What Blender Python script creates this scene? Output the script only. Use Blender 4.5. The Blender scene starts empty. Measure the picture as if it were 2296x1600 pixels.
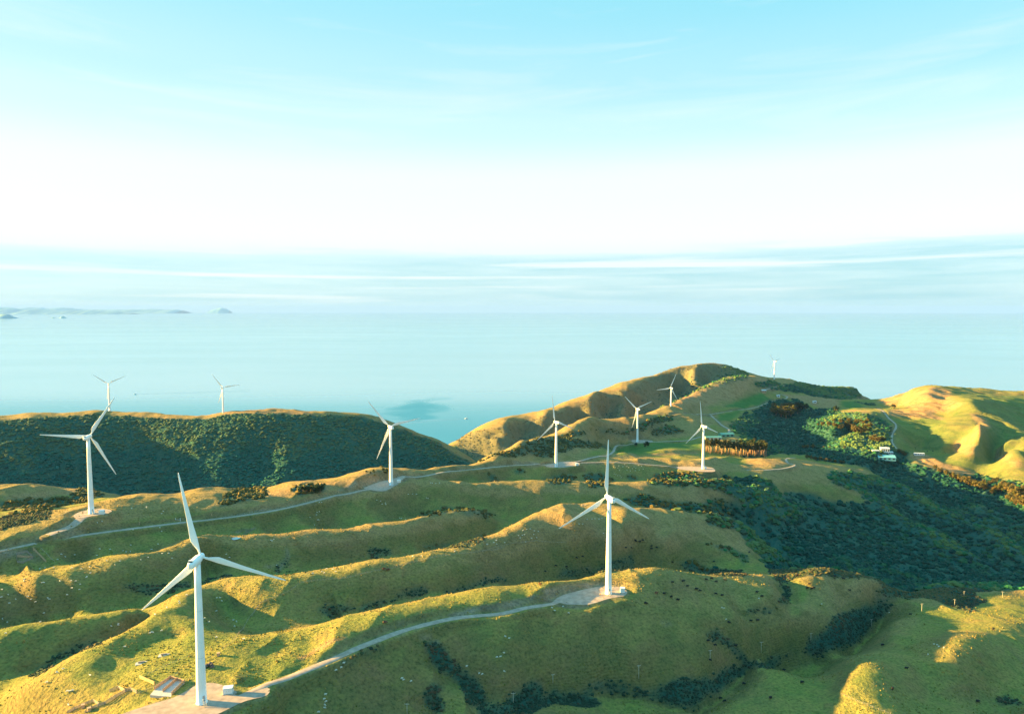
import bpy, bmesh, math, random
import numpy as np
from mathutils import Vector, Matrix, noise as mnoise

SC = bpy.context.scene
R = math.radians

# ------------------------------------------------------------------ camera
PITCH = R(3.92); FPX = 1531.0; CAMH = 440.0
cam = bpy.data.cameras.new("camera"); camo = bpy.data.objects.new("camera", cam)
SC.collection.objects.link(camo); SC.camera = camo
camo.location = (0, 0, CAMH); camo.rotation_euler = (R(90) - PITCH, 0, 0)
cam.sensor_fit = 'HORIZONTAL'; cam.sensor_width = 36.0; cam.lens = 36.0 * FPX / 2296.0
cam.clip_start = 1.0; cam.clip_end = 900000.0

# ------------------------------------------------------------------ sun and sky
SUN_AZ, SUN_EL = R(-82), R(10.2)          # azimuth from +Y, negative = left
sdir = Vector((math.cos(SUN_EL) * math.sin(SUN_AZ), math.cos(SUN_EL) * math.cos(SUN_AZ), math.sin(SUN_EL)))
sun = bpy.data.lights.new("sun", 'SUN'); suno = bpy.data.objects.new("sun", sun)
SC.collection.objects.link(suno); suno.rotation_euler = sdir.to_track_quat('Z', 'Y').to_euler()
suno.location = (-600, 100, 900)
sun.energy = 5.0; sun.angle = R(0.53); sun.color = (1.0, 0.63, 0.16)

vs = SC.view_settings
vs.view_transform = 'Standard'; vs.look = 'None'; vs.gamma = 1.0; vs.exposure = 3.0

world = bpy.data.worlds.new("World"); SC.world = world; world.use_nodes = True
def build_world():
    nt = world.node_tree; nt.nodes.clear(); N = nt.nodes.new; L = nt.links.new
    out = N('ShaderNodeOutputWorld'); bg = N('ShaderNodeBackground'); bg.inputs[1].default_value = 0.1
    L(bg.outputs[0], out.inputs[0])
    sky = N('ShaderNodeTexSky'); sky.sky_type = 'NISHITA'; sky.sun_disc = False
    sky.sun_elevation = SUN_EL; sky.sun_rotation = SUN_AZ; sky.altitude = 400
    sky.air_density = 1.0; sky.dust_density = 1.0; sky.ozone_density = 2.0
    tc = N('ShaderNodeTexCoord'); sep = N('ShaderNodeSeparateXYZ'); L(tc.outputs['Generated'], sep.inputs[0])
    def math_(op, a, b=None, c=None, clamp=False):
        n = N('ShaderNodeMath'); n.operation = op; n.use_clamp = clamp
        for i, v in enumerate((a, b, c)):
            if v is None: continue
            if isinstance(v, (int, float)): n.inputs[i].default_value = v
            else: L(v, n.inputs[i])
        return n.outputs[0]
    def ramp(fac, pts, interp='LINEAR'):
        n = N('ShaderNodeValToRGB'); cr = n.color_ramp; cr.interpolation = interp
        while len(cr.elements) > 1: cr.elements.remove(cr.elements[-1])
        for i, (p, c) in enumerate(pts):
            e = cr.elements[0] if i == 0 else cr.elements.new(p)
            e.position = p; e.color = (*c, 1) if len(c) == 3 else c
        L(fac, n.inputs[0]); return n.outputs[0]
    def mix(fac, a, b, typ='MIX'):
        n = N('ShaderNodeMix'); n.data_type = 'RGBA'; n.blend_type = typ
        if isinstance(fac, (int, float)): n.inputs[0].default_value = fac
        else: L(fac, n.inputs[0])
        for i, v in ((6, a), (7, b)):
            if isinstance(v, tuple): n.inputs[i].default_value = (*v, 1)
            else: L(v, n.inputs[i])
        return n.outputs[2]
    el = math_('ARCSINE', sep.outputs[2])                       # elevation, radians
    az = math_('ARCTAN2', sep.outputs[0], sep.outputs[1])       # azimuth from +Y
    eln = math_('DIVIDE', el, R(60), clamp=True)
    # clear-sky colours by elevation (linear)
    base = ramp(eln, [(0.0, (.66, .88, .91)), (0.06, (.78, .94, .95)), (0.10, (.95, .985, .985)), (0.17, (.90, .98, .99)),
                      (0.243, (.58, .885, .965)), (0.29, (.42, .80, .90)), (0.395, (.275, .74, .86)), (0.60, (.26, .90, 1.16)), (1.0, (.20, .84, 1.16))], 'EASE')
    # whiter towards the sun on the left
    azd = math_('MULTIPLY', math_('ADD', az, 0.75), 1.0)
    side = math_('SUBTRACT', 1.0, math_('MULTIPLY', azd, 0.75), clamp=True)
    base = mix(math_('MULTIPLY', math_('MULTIPLY', side, 0.55), math_('SUBTRACT', 1.0, math_('MULTIPLY', eln, 1.6), clamp=True)), base, (.90, .97, .97))
    # stretched cloud fields in (azimuth, elevation)
    def field(sx, sz, ox, scale, detail, rough, dist=0.0):
        cb = N('ShaderNodeCombineXYZ')
        L(math_('MULTIPLY', az, sx), cb.inputs[0]); L(math_('MULTIPLY', el, sz), cb.inputs[1]); cb.inputs[2].default_value = ox
        nz = N('ShaderNodeTexNoise'); nz.inputs['Scale'].default_value = scale; nz.inputs['Detail'].default_value = detail
        nz.inputs['Roughness'].default_value = rough; nz.inputs['Distortion'].default_value = dist
        L(cb.outputs[0], nz.inputs['Vector']); return nz.outputs['Fac']
    big = field(1.2, 9.0, 3.1, 2.2, 3, .55)
    fine = field(2.0, 34.0, 7.7, 2.6, 7, .62, .4)
    # cloud bank between about 0.4 and 5 degrees
    top = math_('ADD', math_('MULTIPLY', big, R(2.2)), R(3.9))
    edge = math_('DIVIDE', math_('SUBTRACT', math_('ADD', top, math_('MULTIPLY', math_('SUBTRACT', fine, .5), R(2.6))), el), R(0.9), clamp=True)
    low = math_('DIVIDE', math_('SUBTRACT', el, R(0.0)), R(0.8), clamp=True)
    bank = math_('MULTIPLY', edge, low)
    streak = ramp(fine, [(.30, (0, 0, 0)), (.70, (1, 1, 1))])
    bankcol = mix(streak, (.36, .65, .73), (.66, .85, .89))
    bankcol = mix(math_('MULTIPLY', side, .45), bankcol, (.80, .92, .92))
    col = mix(math_('MULTIPLY', bank, .97), base, bankcol)
    # bright slots low in the bank
    slot = field(1.1, 46.0, 1.3, 1.5, 4, .5)
    slotm = math_('MULTIPLY', ramp(slot, [(.56, (0, 0, 0)), (.66, (1, 1, 1))]), math_('MULTIPLY', bank, .75))
    col = mix(slotm, col, (.97, .98, .96))
    # thin cirrus higher up
    ci = field(1.3, 13.0, 11.3, 1.7, 6, .6, .8)
    cim = math_('MULTIPLY', ramp(ci, [(.52, (0, 0, 0)), (.78, (1, 1, 1))]), math_('DIVIDE', math_('SUBTRACT', el, R(4)), R(6), clamp=True))
    col = mix(math_('MULTIPLY', cim, .42), col, (.93, .98, 1.0))
    # scale so that Background 0.1 and exposure 1 give these colours, and add the physical sky
    sc_ = mix(1.0, col, (1.36, 1.36, 1.36), 'MULTIPLY')
    sk = mix(1.0, sky.outputs[0], (.55, .85, .9), 'MULTIPLY')
    fin = mix(.06, sc_, sk)
    L(fin, bg.inputs[0])
build_world()
SC.render.engine = 'CYCLES'
SC.cycles.use_denoising = True
SC.cycles.max_bounces = 5; SC.cycles.diffuse_bounces = 2; SC.cycles.glossy_bounces = 2
SC.cycles.volume_bounces = 0

# ------------------------------------------------------------------ helpers
def link(o): SC.collection.objects.link(o); return o
def tag(o, label=None, cat=None, group=None, kind=None):
    if label: o['label'] = label
    if cat: o['category'] = cat
    if group: o['group'] = group
    if kind: o['kind'] = kind
    return o
def empty(name, loc, rz=0.0):
    o = bpy.data.objects.new(name, None); link(o); o.location = loc; o.rotation_euler = (0, 0, rz)
    o.empty_display_size = 0.5; return o
def mesh_np(name, V, Fq, mat, parent=None, smooth=True, attrs=None):
    me = bpy.data.meshes.new(name); V = np.asarray(V, np.float32); Fq = np.asarray(Fq, np.int32); k = Fq.shape[1]
    me.vertices.add(len(V)); me.vertices.foreach_set('co', V.ravel())
    me.loops.add(Fq.size); me.loops.foreach_set('vertex_index', Fq.ravel())
    me.polygons.add(len(Fq)); me.polygons.foreach_set('loop_start', np.arange(0, Fq.size, k, dtype=np.int32))
    me.polygons.foreach_set('loop_total', np.full(len(Fq), k, np.int32))
    me.polygons.foreach_set('use_smooth', np.full(len(Fq), smooth))
    for nm, A in (attrs or {}).items():
        at_ = me.attributes.new(nm, 'FLOAT_COLOR', 'POINT'); at_.data.foreach_set('color', np.asarray(A, np.float32).ravel())
    me.update(calc_edges=True); me.materials.append(mat)
    o = link(bpy.data.objects.new(name, me)); o.parent = parent; return o
def obj(name, bm, mat, parent=None, smooth=False):
    me = bpy.data.meshes.new(name); bm.normal_update(); bm.to_mesh(me); bm.free(); me.materials.append(mat)
    if smooth: me.polygons.foreach_set('use_smooth', [True] * len(me.polygons))
    o = link(bpy.data.objects.new(name, me)); o.parent = parent; return o
def bm_box(bm, c, s, rz=0.0, taper=1.0, M=None):
    m = Matrix.Translation(c) @ Matrix.Rotation(rz, 4, 'Z')
    if M is not None: m = M @ m
    vs_ = []
    for z in (-.5, .5):
        t = taper if z > 0 else 1.0
        for x, y in ((-.5, -.5), (.5, -.5), (.5, .5), (-.5, .5)):
            vs_.append(bm.verts.new(m @ Vector((x * s[0] * t, y * s[1] * t, z * s[2]))))
    for f in ((3, 2, 1, 0), (4, 5, 6, 7), (0, 1, 5, 4), (1, 2, 6, 5), (2, 3, 7, 6), (3, 0, 4, 7)):
        bm.faces.new([vs_[i] for i in f])
def bm_tube(bm, pts, rads, n=10, cap=True):
    rings = []
    for i, (p, r) in enumerate(zip(pts, rads)):
        p = Vector(p); a = Vector(pts[max(i - 1, 0)]); b = Vector(pts[min(i + 1, len(pts) - 1)])
        q = (b - a).to_track_quat('Z', 'Y')
        rings.append([bm.verts.new(p + q @ Vector((r * math.cos(2 * math.pi * k / n), r * math.sin(2 * math.pi * k / n), 0))) for k in range(n)])
    for A, B in zip(rings, rings[1:]):
        for k in range(n): bm.faces.new((A[k], A[(k + 1) % n], B[(k + 1) % n], B[k]))
    if cap:
        bm.faces.new(list(reversed(rings[0]))); bm.faces.new(rings[-1])
def copy_tree(o, parent=None):
    c = o.copy(); link(c); c.parent = parent
    for ch in list(o.children): copy_tree(ch, c)
    return c

# photograph pixel (in a 2296 x 1600 frame) -> direction
def angT(py): return np.tan(np.arctan((np.asarray(py, float) - 800) / FPX) + PITCH)
def ratio(px, py):                      # x / y of the viewing ray
    return (np.asarray(px, float) - 1148) / FPX / (math.cos(PITCH) + (800 - np.asarray(py, float)) / FPX * math.sin(PITCH))
def project(x, y, z):
    zz = z - CAMH; f = y * math.cos(PITCH) - zz * math.sin(PITCH); u = y * math.sin(PITCH) + zz * math.cos(PITCH)
    f = np.where(f < 1, 1, f)
    return 1148 + FPX * x / f, 800 - FPX * u / f
CR = {0: (0, 0, 1), 1: (0, 777.3, .2616), 2: (538.1, 777.3, .2616), 3: (1076.2, 777.3, .2616), 4: (1674.2, 777.3, .2709),
      5: (0, 1181.5, .2616), 6: (538.1, 1181.5, .2616), 7: (1076.2, 1181.5, .2616), 8: (1674.2, 1181.5, .2709)}
def cc(c, pts):
    ox, oy, s = CR[c]; return [(ox + p[0] * s, oy + p[1] * s) + tuple(p[2:]) for p in pts]

# turbine bases (world) with yaw of the rotor axis and blade phase
TURB = [(-144.5, 306.3, 257.8, 0, 108), (67.7, 467.1, 241.6, -18, 0), (-370.4, 590.5, 261.5, -10, 33), (-140.6, 782.4, 237.1, -32, 81),
        (66.9, 1020.5, 203.5, -36, 111), (258.8, 1394.9, 169.0, -26, 72), (413.4, 1763.4, 170.2, -20, 24), (303.1, 1069.4, 188.6, -30, 111),
        (1005.6, 2606.4, 175.7, -34, 78), (-983.6, 1656.5, 193.1, -32, 66), (-684.2, 1605.6, 189.0, 0, 81)]

# ------------------------------------------------------------------ terrain control lines
CREST = {
 'A': [(538,1433,254),(637,1422,254),(705,1401,253),(773,1383,252),(834,1367,251),(904,1351,250),(983,1338,249),(1076,1319,247),(1207,1304,245),(1299,1297,244),(1359,1280,243),(1463,1272,239),(1540,1283,232),(1599,1289,225),(1674,1287,216),(1707,1290,213),(1739,1303,207),(1761,1314,201)],
 'A2': [(1770,1300,203),(1788,1290,206),(1826,1281,208),(1864,1283,206),(1899,1290,202),(1945,1291,197),(1972,1298,192),(2010,1318,184)],
 'A3': [(2024,1355,180),(2053,1343,184),(2081,1342,185),(2113,1347,185),(2151,1358,184),(2189,1364,184)],
 'A4': [(2205,1352,179),(2243,1343,179),(2278,1343,178),(2340,1350,176),(2480,1360,174)],
 'BH': [(2062,1325,162),(2108,1309,167),(2148,1307,168),(2189,1314,168),(2243,1318,167),(2340,1322,166),(2480,1330,165)],
 'B': [(515,1358,236),(525,1348,239),(538,1333,242),(554,1323,244),(601,1314,246),(624,1294,246),(685,1286,246),(732,1277,246),(794,1274,246),(847,1260,245),(899,1251,245),(967,1247,244),(1030,1232,243),(1077,1221,242),(1114,1200,242),(1136,1185,241),(1186,1157,240),(1259,1130,239),(1338,1125,236),(1419,1138,230),(1469,1138,228),(1521,1147,224),(1586,1151,216),(1625,1162,206),(1674,1180,190)],
 'B1': [(1442,1189,226),(1521,1180,221),(1612,1177,211),(1655,1184,202),(1700,1207,187),(1740,1237,168),(1775,1268,150)],
 'C': [(-140,1440,240),(0,1414,244),(92,1396,243),(183,1388,242),(275,1375,239),(314,1362,236),(330,1362,233)],
 'S': [(65,1540,247),(118,1498,250),(183,1459,251),(262,1430,251),(314,1406,251),(366,1365,249),(392,1336,247),(430,1324,246),(452,1318,243),(480,1304,240),(513,1296,240),(560,1292,241),(596,1291,242)],
 'D': [(-200,1320,228),(0,1290,240.5),(60,1278,242),(167,1266,245),(222,1262,246),(262,1249,246),(340,1238,245),(419,1223,244),(471,1214,243),(523,1209,242),(600,1205,240),(660,1198,238),(721,1192,236),(800,1183,233),(878,1178,230),(946,1160,229),(1004,1145,227),(1061,1151,222),(1100,1160,214),(1136,1172,204)],
 'E': [(-250,1225,240),(8,1190,260),(99,1158,262),(147,1143,262),(196,1131,263),(240,1120,262),(277,1111,260),(327,1105,258),(371,1109,254),(408,1103,250),(445,1095,248),(510,1091,243),(545,1108,240),(580,1112,241),(616,1099,244),(645,1088,245),(679,1081,246),(737,1081,246),(774,1073,247),(820,1058,248),(847,1049,248),(873,1047,247),(904,1053,242),(946,1056,235)],
 'F': [(-200,1150,235),(0,1120,228),(47,1107,227),(105,1098,225),(183,1092,215),(225,1104,203)],
 'F1': [(0,1154,242),(34,1140,238),(105,1133,232),(157,1134,225)],
 'RD': [(-60,1253,250),(0,1240,251.5),(100,1210,254),(200,1193,253.5),(300,1181,250),(400,1172,246),(500,1162,243.5),(600,1147,241.5),(680,1130,240),(760,1108,240),(830,1103,238)],
 'G': [(873,1099,236),(910,1080,237),(946,1074,234.5),(983,1081,231),(1035,1086,228.5),(1087,1082,227),(1136,1083,225),(1181,1082,223),(1338,1091,216),(1416,1090,212),(1495,1086,210),(1573,1094,200),(1674,1103,184),(1720,1120,168),(1760,1150,148),(1790,1185,130)],
 'RF': [(946,1064,231),(1035,1055,221),(1136,1046,212),(1250,1048,203),(1320,1042,200),(1400,1040,197),(1500,1047,190),(1576,1058,186),(1640,1058,178)],
 'TH': [(1076,1031,202),(1118,1018,203),(1163,1000,206),(1223,984,207),(1265,979,206),(1286,966,206),(1312,955,205),(1338,946,205),(1385,940,204),(1416,942,201),(1469,924,196),(1508,906,192),(1560,877,204),(1626,858,220),(1674,846,225),(1701,845,212)],
 'TB': [(1674,834,204),(1701,841,186),(1723,846,178),(1747,845,180),(1782,853,165),(1815,863,150),(1842,864,142),(1869,869,128),(1891,868,122),(1913,869,112),(1926,882,80),(1938,890,45)],
 'K': [(1000,1000,50),(1012,992,62),(1040,980,78),(1076,968,95),(1115,963,106),(1155,950,112),(1186,942,116),(1223,934,124),(1249,921,132),(1291,908,145),(1325,892,158),(1353,882,168),(1390,875,180),(1414,870,185),(1463,856,195),(1495,832,218),(1526,822,231),(1555,820,234),(1573,823,232),(1594,815,237),(1620,819,232),(1650,826,216)],
 'L': [(-300,950,190),(-120,945,194),(0,941,195),(26,937,196),(73,937,197),(105,929,197),(183,924,198),(222,920,198),(246,921,196),(296,923,195),(340,925,193),(379,933,191),(445,936,190),(471,932,191),(502,925,196),(549,920,203),(598,917,205),(643,916,205),(700,920,200),(774,925,190),(815,926,185),(852,937,175),(904,958,150),(944,976,130),(983,989,114),(1009,998,104),(1048,1018,84),(1061,1036,68)],
 'N': [(1964,898,128),(1999,890,150),(2026,879,180),(2062,872,198),(2094,869,205),(2135,878,196),(2173,882,190),(2216,882,185),(2257,884,180),(2296,888,176),(2500,895,160)],
}
FEET = {
 'B': [(560,1408,14),(620,1393,15),(680,1386,17),(732,1380,20),(800,1370,22),(852,1349,22),(930,1331,21),(1035,1317,21),(1136,1297,21),(1207,1292,21),(1299,1286,21),(1338,1283,21),(1427,1267,20),(1521,1269,17),(1580,1276,15)],
 'C': [(0,1514,20),(65,1498,20),(118,1477,20),(183,1446,21),(262,1425,22),(314,1399,20)],
 'D': [(0,1402,20),(80,1390,20),(150,1383,20),(230,1376,22),(290,1362,22),(340,1340,22),(380,1330,22),(440,1316,22),(500,1296,22),(560,1290,22),(620,1284,22),(690,1277,22),(740,1271,22),(790,1267,22),(840,1255,23),(900,1245,24),(960,1241,24),(1000,1233,24),(1070,1215,23),(1105,1198,21),
       (0,1345,6),(80,1335,6),(160,1312,6),(250,1278,6),(340,1258,8)],
 'RD': [(-60,1290,14),(0,1277,14),(60,1268,14),(120,1262,15),(200,1258,15),(262,1244,16),(340,1233,18),(420,1218,20),(480,1209,20),(540,1203,20),(600,1199,20),(660,1192,20),(721,1187,20),(800,1178,20)],
 'G': [(873,1172,21),(910,1166,21),(946,1155,22),(1004,1141,22),(1061,1147,22),(1130,1163,22),(1186,1151,22),(1259,1126,22),(1338,1121,21),(1420,1132,20),(1480,1134,19),(1530,1142,18),(1600,1152,17)],
 'RF': [(990,1074,18),(1035,1081,20),(1087,1077,21),(1136,1077,22),(1250,1082,21),(1338,1086,20),(1416,1085,19),(1495,1081,18),(1573,1088,17),(1640,1096,15)],
 'K': [(1120,975,30),(1155,967,31),(1223,952,31),(1300,926,31),(1353,904,31),(1414,892,29),(1463,882,28),(1526,850,24),(1594,842,22),(1075,1036,26),(1120,1016,27),(1200,990,28),(1250,980,28),(1300,960,28),(1340,944,27),(1400,939,26),(1480,918,23),(1540,886,18),(1580,870,16),(1640,850,12)],
 'L': [(-250,1135,31),(0,1115,31),(60,1100,31),(130,1094,31),(200,1092,31),(260,1108,30),(330,1100,30),(400,1100,30),(450,1092,30),(520,1090,29),(600,1094,29),(660,1082,29),(720,1078,29),(774,1070,29),(830,1054,28),(900,1051,28),(950,1052,27),(1010,1047,25)],
 'F': [(0,1135,22),(50,1130,22),(110,1124,22)],
}
PTS = cc(0, [
 # turbine one plateau and its flanks
 (512,1552,256.5),(300,1545,254),(150,1585,248),(380,1590,257),(600,1500,255.5),(520,1480,256),(420,1440,254),(600,1452,254.5),(0,1600,237),(250,1490,252),(60,1598,242),(560,1570,256),(640,1522,255),(747,1477,253.5),(852,1431,251.5),(943,1401,250),(1061,1380,247.5),(1181,1362,244.5),(350,1450,252.5),(700,1440,254),(0,1560,232),(-150,1600,236),
 # below the near road
 (640,1600,246.4),(747,1600,239.4),(750,1540,245.9),(847,1600,232.4),(860,1500,242.5),(950,1600,225.4),(960,1480,238.6),(1050,1600,221.4),(1060,1480,233.6),(1136,1440,238.7),(1136,1520,227.4),(1230,1420,234.8),(1230,1480,226.4),(1330,1372,240.4),(1330,1420,231.8),(1330,1480,222.3),(1420,1350,239.0),(1420,1400,231.7),(1420,1470,221.3),(1500,1340,236.0),(1500,1400,228.5),(1500,1480,216.5),(1580,1340,229.0),(1580,1400,223.3),(1580,1480,212.7),(1660,1345,219.0),(1660,1420,213.3),(1700,1470,203.6),(1750,1400,208.1),(1800,1350,205.5),(1800,1400,202.1),(1850,1340,200.0),(1880,1390,193.7),(1900,1330,195.0),(1940,1340,189.0),(1990,1330,180.0),
 # stream gully
 (1090,1590,218.0),(1155,1574,216.9),(1238,1548,213.9),(1299,1550,212.3),(1351,1534,210.4),(1403,1542,207.9),(1469,1556,204.8),(1508,1577,202.1),(1560,1582,199.1),(1599,1558,196.9),(1639,1524,194.7),(1674,1504,193.0),(1701,1500,191.0),(1755,1474,188.0),(1810,1463,185.0),(1848,1463,183.0),(1907,1444,179.0),(1945,1406,175.0),(1967,1379,172.0),(1999,1344,168.0),(2030,1330,164.0),
 # foreground right
 (1200,1600,222.1),(1300,1600,219.8),(1400,1600,218.5),(1480,1600,214.1),(1560,1602,207.6),(1640,1570,202.2),(1700,1555,202.5),(1700,1600,206.0),(1780,1515,199.5),(1800,1560,204.0),(1860,1600,207.0),(1870,1540,206.0),(1931,1492,212),(1900,1525,211.5),(1985,1560,212),(1975,1500,212),(1940,1540,213),(1990,1600,213),(2060,1500,203.5),(2080,1560,201.0),(2000,1430,193.0),(1900,1475,197.0),(2060,1440,199.0),(2135,1428,207.5),(2180,1442,207.5),(2135,1468,207),(2060,1425,196.0),(2190,1569,195.0),(2296,1582,195.0),(2240,1545,195.0),(2296,1450,195.0),(2296,1400,190.0),(2296,1600,201.0),(2150,1600,202.0),(2000,1390,186.0),(2060,1380,187.0),(2150,1400,193.0),(2230,1375,187.0),(2400,1500,196.0),
 # knoll behind the second turbine and its near slope
 (1300,1150,236.5),(1364,1170,232.5),(1400,1200,227.5),(1300,1200,230),(1230,1190,234),(1180,1200,237),(1500,1210,219),(1600,1220,207),(1680,1250,195),(1500,1240,209),
 # far slope, valley on the right
 (1850,1040,132),(1950,1060,112),(2050,1110,106),(2100,1180,98),(2150,1250,94),(2296,1292,90),(2050,1302,97),(1950,1290,115),(1850,1279,135),(1770,1285,146),(2420,1300,86),
 (1820,1036,156),(1891,1044,145),(1945,1056,130),(1986,1071,113),(1750,1060,168),(1800,1080,155),(1850,1100,141),(1900,1120,127),(1750,1100,157),(1800,1150,133),(1850,1200,117),(1950,1250,104),(1700,1080,172),(1890,1250,113),(1810,1215,124),(1720,1030,172),(1680,1040,175),(1760,1034,170),
 # plateau round the middle turbines
 (1350,1010,185),(1300,1000,194),(1260,1005,199),(1250,1022,201),(1190,1030,205),(1450,1005,173),(1550,1005,175),(1550,1030,181),(1480,1025,184),(1630,1027,166),(1700,1030,160),(1612,979,171),(1660,985,167),(1540,985,169),(1480,985,169),(1380,985,171),(1340,985,175),(1400,962,176),(1330,965,190),(1480,950,175),(1560,955,171),(1620,945,167),(1680,950,152),(1560,925,168),(1650,920,165),(1680,902,168),(1640,880,196),(1720,900,164),(1600,890,192),(1690,870,195),(1736,860,181),(1720,880,178),(1780,878,166),(1850,885,150),(1826,902,152),(1750,892,163),(1900,905,144),(1910,890,135),(1760,870,172),
 (1900,925,162),(1850,945,148),(1850,980,130),(1760,935,138),(1760,970,128),(1700,985,140),(1700,950,148),(1965,917,146),(1930,915,152),(2010,912,150),(1900,990,116),(1800,1010,134),(1950,970,153),(1960,1000,139),
 # right-hand hills
 (2060,890,188),(2150,905,192),(1985,1012,137),(2042,1016,132),(2100,1034,124),(2135,1045,119),(2189,1058,112),(2230,1090,107),(2296,1120,108),(2420,1100,110),
 (2000,1040,112),
]) + cc(4, [(850,580,168),(930,600,169),(1000,640,166),(780,640,158),(700,660,150),(880,720,150),(1080,620,164),(1150,650,160),(1220,690,155),(1240,850,135),(1340,870,129),(1450,850,123),(1531,860,118),(1400,760,136),(1480,790,128),(1300,700,149),(1350,640,157),(1450,650,155),(1560,700,150),(1620,760,141),(1680,810,133),(1250,590,164),(1420,600,163),(1560,640,158),(1650,560,168),(1840,600,176),(1860,680,163),(1720,770,143),(1705,805,136),(1745,860,124),(1930,640,184),(1950,700,175),(1890,770,158),(1895,850,146),(1885,912,130),(1780,540,180),(2000,650,172),(2010,760,152),(2040,860,130),(2050,940,117),(2110,830,146),(2180,860,152),(2296,940,146),(2296,1010,126),(2400,940,140),(2150,930,125),(2200,740,168),(2296,800,162),(1850,470,198),(2000,520,184),(2150,580,172),(2296,640,160),(2296,500,168),(2296,440,174),(2450,600,150),(2450,800,150)])
HID = [  # hidden ground: (px, distance, height)
 (450,560,226),(300,545,236),(150,545,238),(600,640,224),(720,680,216),(880,712,211),
 (0,640,244),(150,680,236),(300,740,232),(420,790,220),(520,830,212),(640,840,218),(760,860,220),(860,910,220),(960,960,205),(1060,1060,190),
 (0,900,190),(150,960,165),(300,980,150),(500,1000,140),(700,1020,140),(880,1060,140),(1000,1160,120),(1076,1240,110),
 (0,1120,95),(300,1200,90),(600,1220,92),(850,1260,92),(1000,1380,84),
 (1120,1300,130),(1200,1450,110),(1300,1650,95),(1400,1780,100),(1500,1960,130),
 (-300,1850,60),(0,1800,80),(250,1850,80),(500,1800,70),(700,1850,70),(850,1900,40),(950,1950,10),
 (-300,2100,-40),(0,2050,-40),(250,2100,-40),(500,2050,-40),(700,2100,-40),(850,2120,-40),(960,2100,-30),(1012,2230,-3),
 (1040,2250,-10),(1120,2300,-20),(1220,2400,-20),(1320,2550,-20),(1420,2720,-20),(1520,2950,-10),(1600,3100,-10),(1700,3150,10),
 (1780,2950,60),(1860,2950,30),(1760,3300,-20),(1850,3300,-30),(1930,3200,-30),(1938,3060,-8),
 (1960,2560,40),(1985,2900,-20),(2040,2500,110),(2120,2450,140),(2296,2450,140),(2500,2450,130),(2060,3000,-20),(2200,3000,10),(2350,3000,10),(2500,3000,0),
 (1960,3600,-40),(2200,3700,-40),(1500,3700,-40),(800,3000,-60),(0,3000,-60),(-600,3000,-60),(2700,3600,-40),(1148,4200,-80),(0,4200,-80),(2500,4200,-80),
 (300,200,250),(0,230,242),(700,230,238),(1148,260,222),(1148,170,220),(1600,250,223),(2000,250,222),(2296,250,215),(0,170,240),(2296,170,215),
 (-600,300,210),(-600,480,210),(-600,700,222),(-600,1000,180),(-600,1500,180),(-600,2000,0),(2900,300,210),(2900,500,200),(2900,800,150),(2900,1300,140),(2900,2000,180),
 (1400,800,196),(1560,790,180),(1250,770,202),(1100,770,206),(1650,900,150),(1720,800,140),
]

# ------------------------------------------------------------------ height field on a fan of rows (log distance) and columns (x / y)
NC, NR, LO, HI = 1001, 1121, math.log(165.0), math.log(4400.0)
tcol = np.linspace(-1, 1, NC)
acol = tcol * 1.0 + np.sign(tcol) * 18 * np.maximum(np.abs(tcol) - .82, 0) ** 2
lrow = np.linspace(LO, HI, NR)
def crest_pts():
    W = []
    cr3 = {}
    for k, L in CREST.items():
        L = sorted(L); px = np.array([p[0] for p in L], float); py = np.array([p[1] for p in L], float); z = np.array([p[2] for p in L], float)
        cr3[k] = (px, py, z)
        n = max(2, int((px[-1] - px[0]) / 24)); q = np.unique(np.concatenate([np.linspace(px[0], px[-1], n), px[[0, -1]]]))
        pyq = np.interp(q, px, py); zq = np.interp(q, px, z); d = (CAMH - zq) / angT(pyq)
        W += list(zip(ratio(q, pyq), d, zq))
    for k, L in FEET.items():
        px, py, z = cr3[k]
        for (x, y, s) in L:
            pyc = np.interp(x, px, py); h = CAMH - np.interp(x, px, z); dc = h / angT(pyc); m = math.tan(R(s)); t = float(angT(y))
            df = (h + m * dc) / (t + m); W.append((float(ratio(x, y)), df, CAMH - t * df))
    for (x, y, z) in PTS:
        W.append((float(ratio(x, y)), float((CAMH - z) / angT(y)), z))
    for (x, d, z) in HID:
        W.append(((x - 1148) / FPX, d, z))
    for (x, y, z, _, _) in TURB: W.append((x / y, y, z))
    W = np.array(W, float)
    return W
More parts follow.
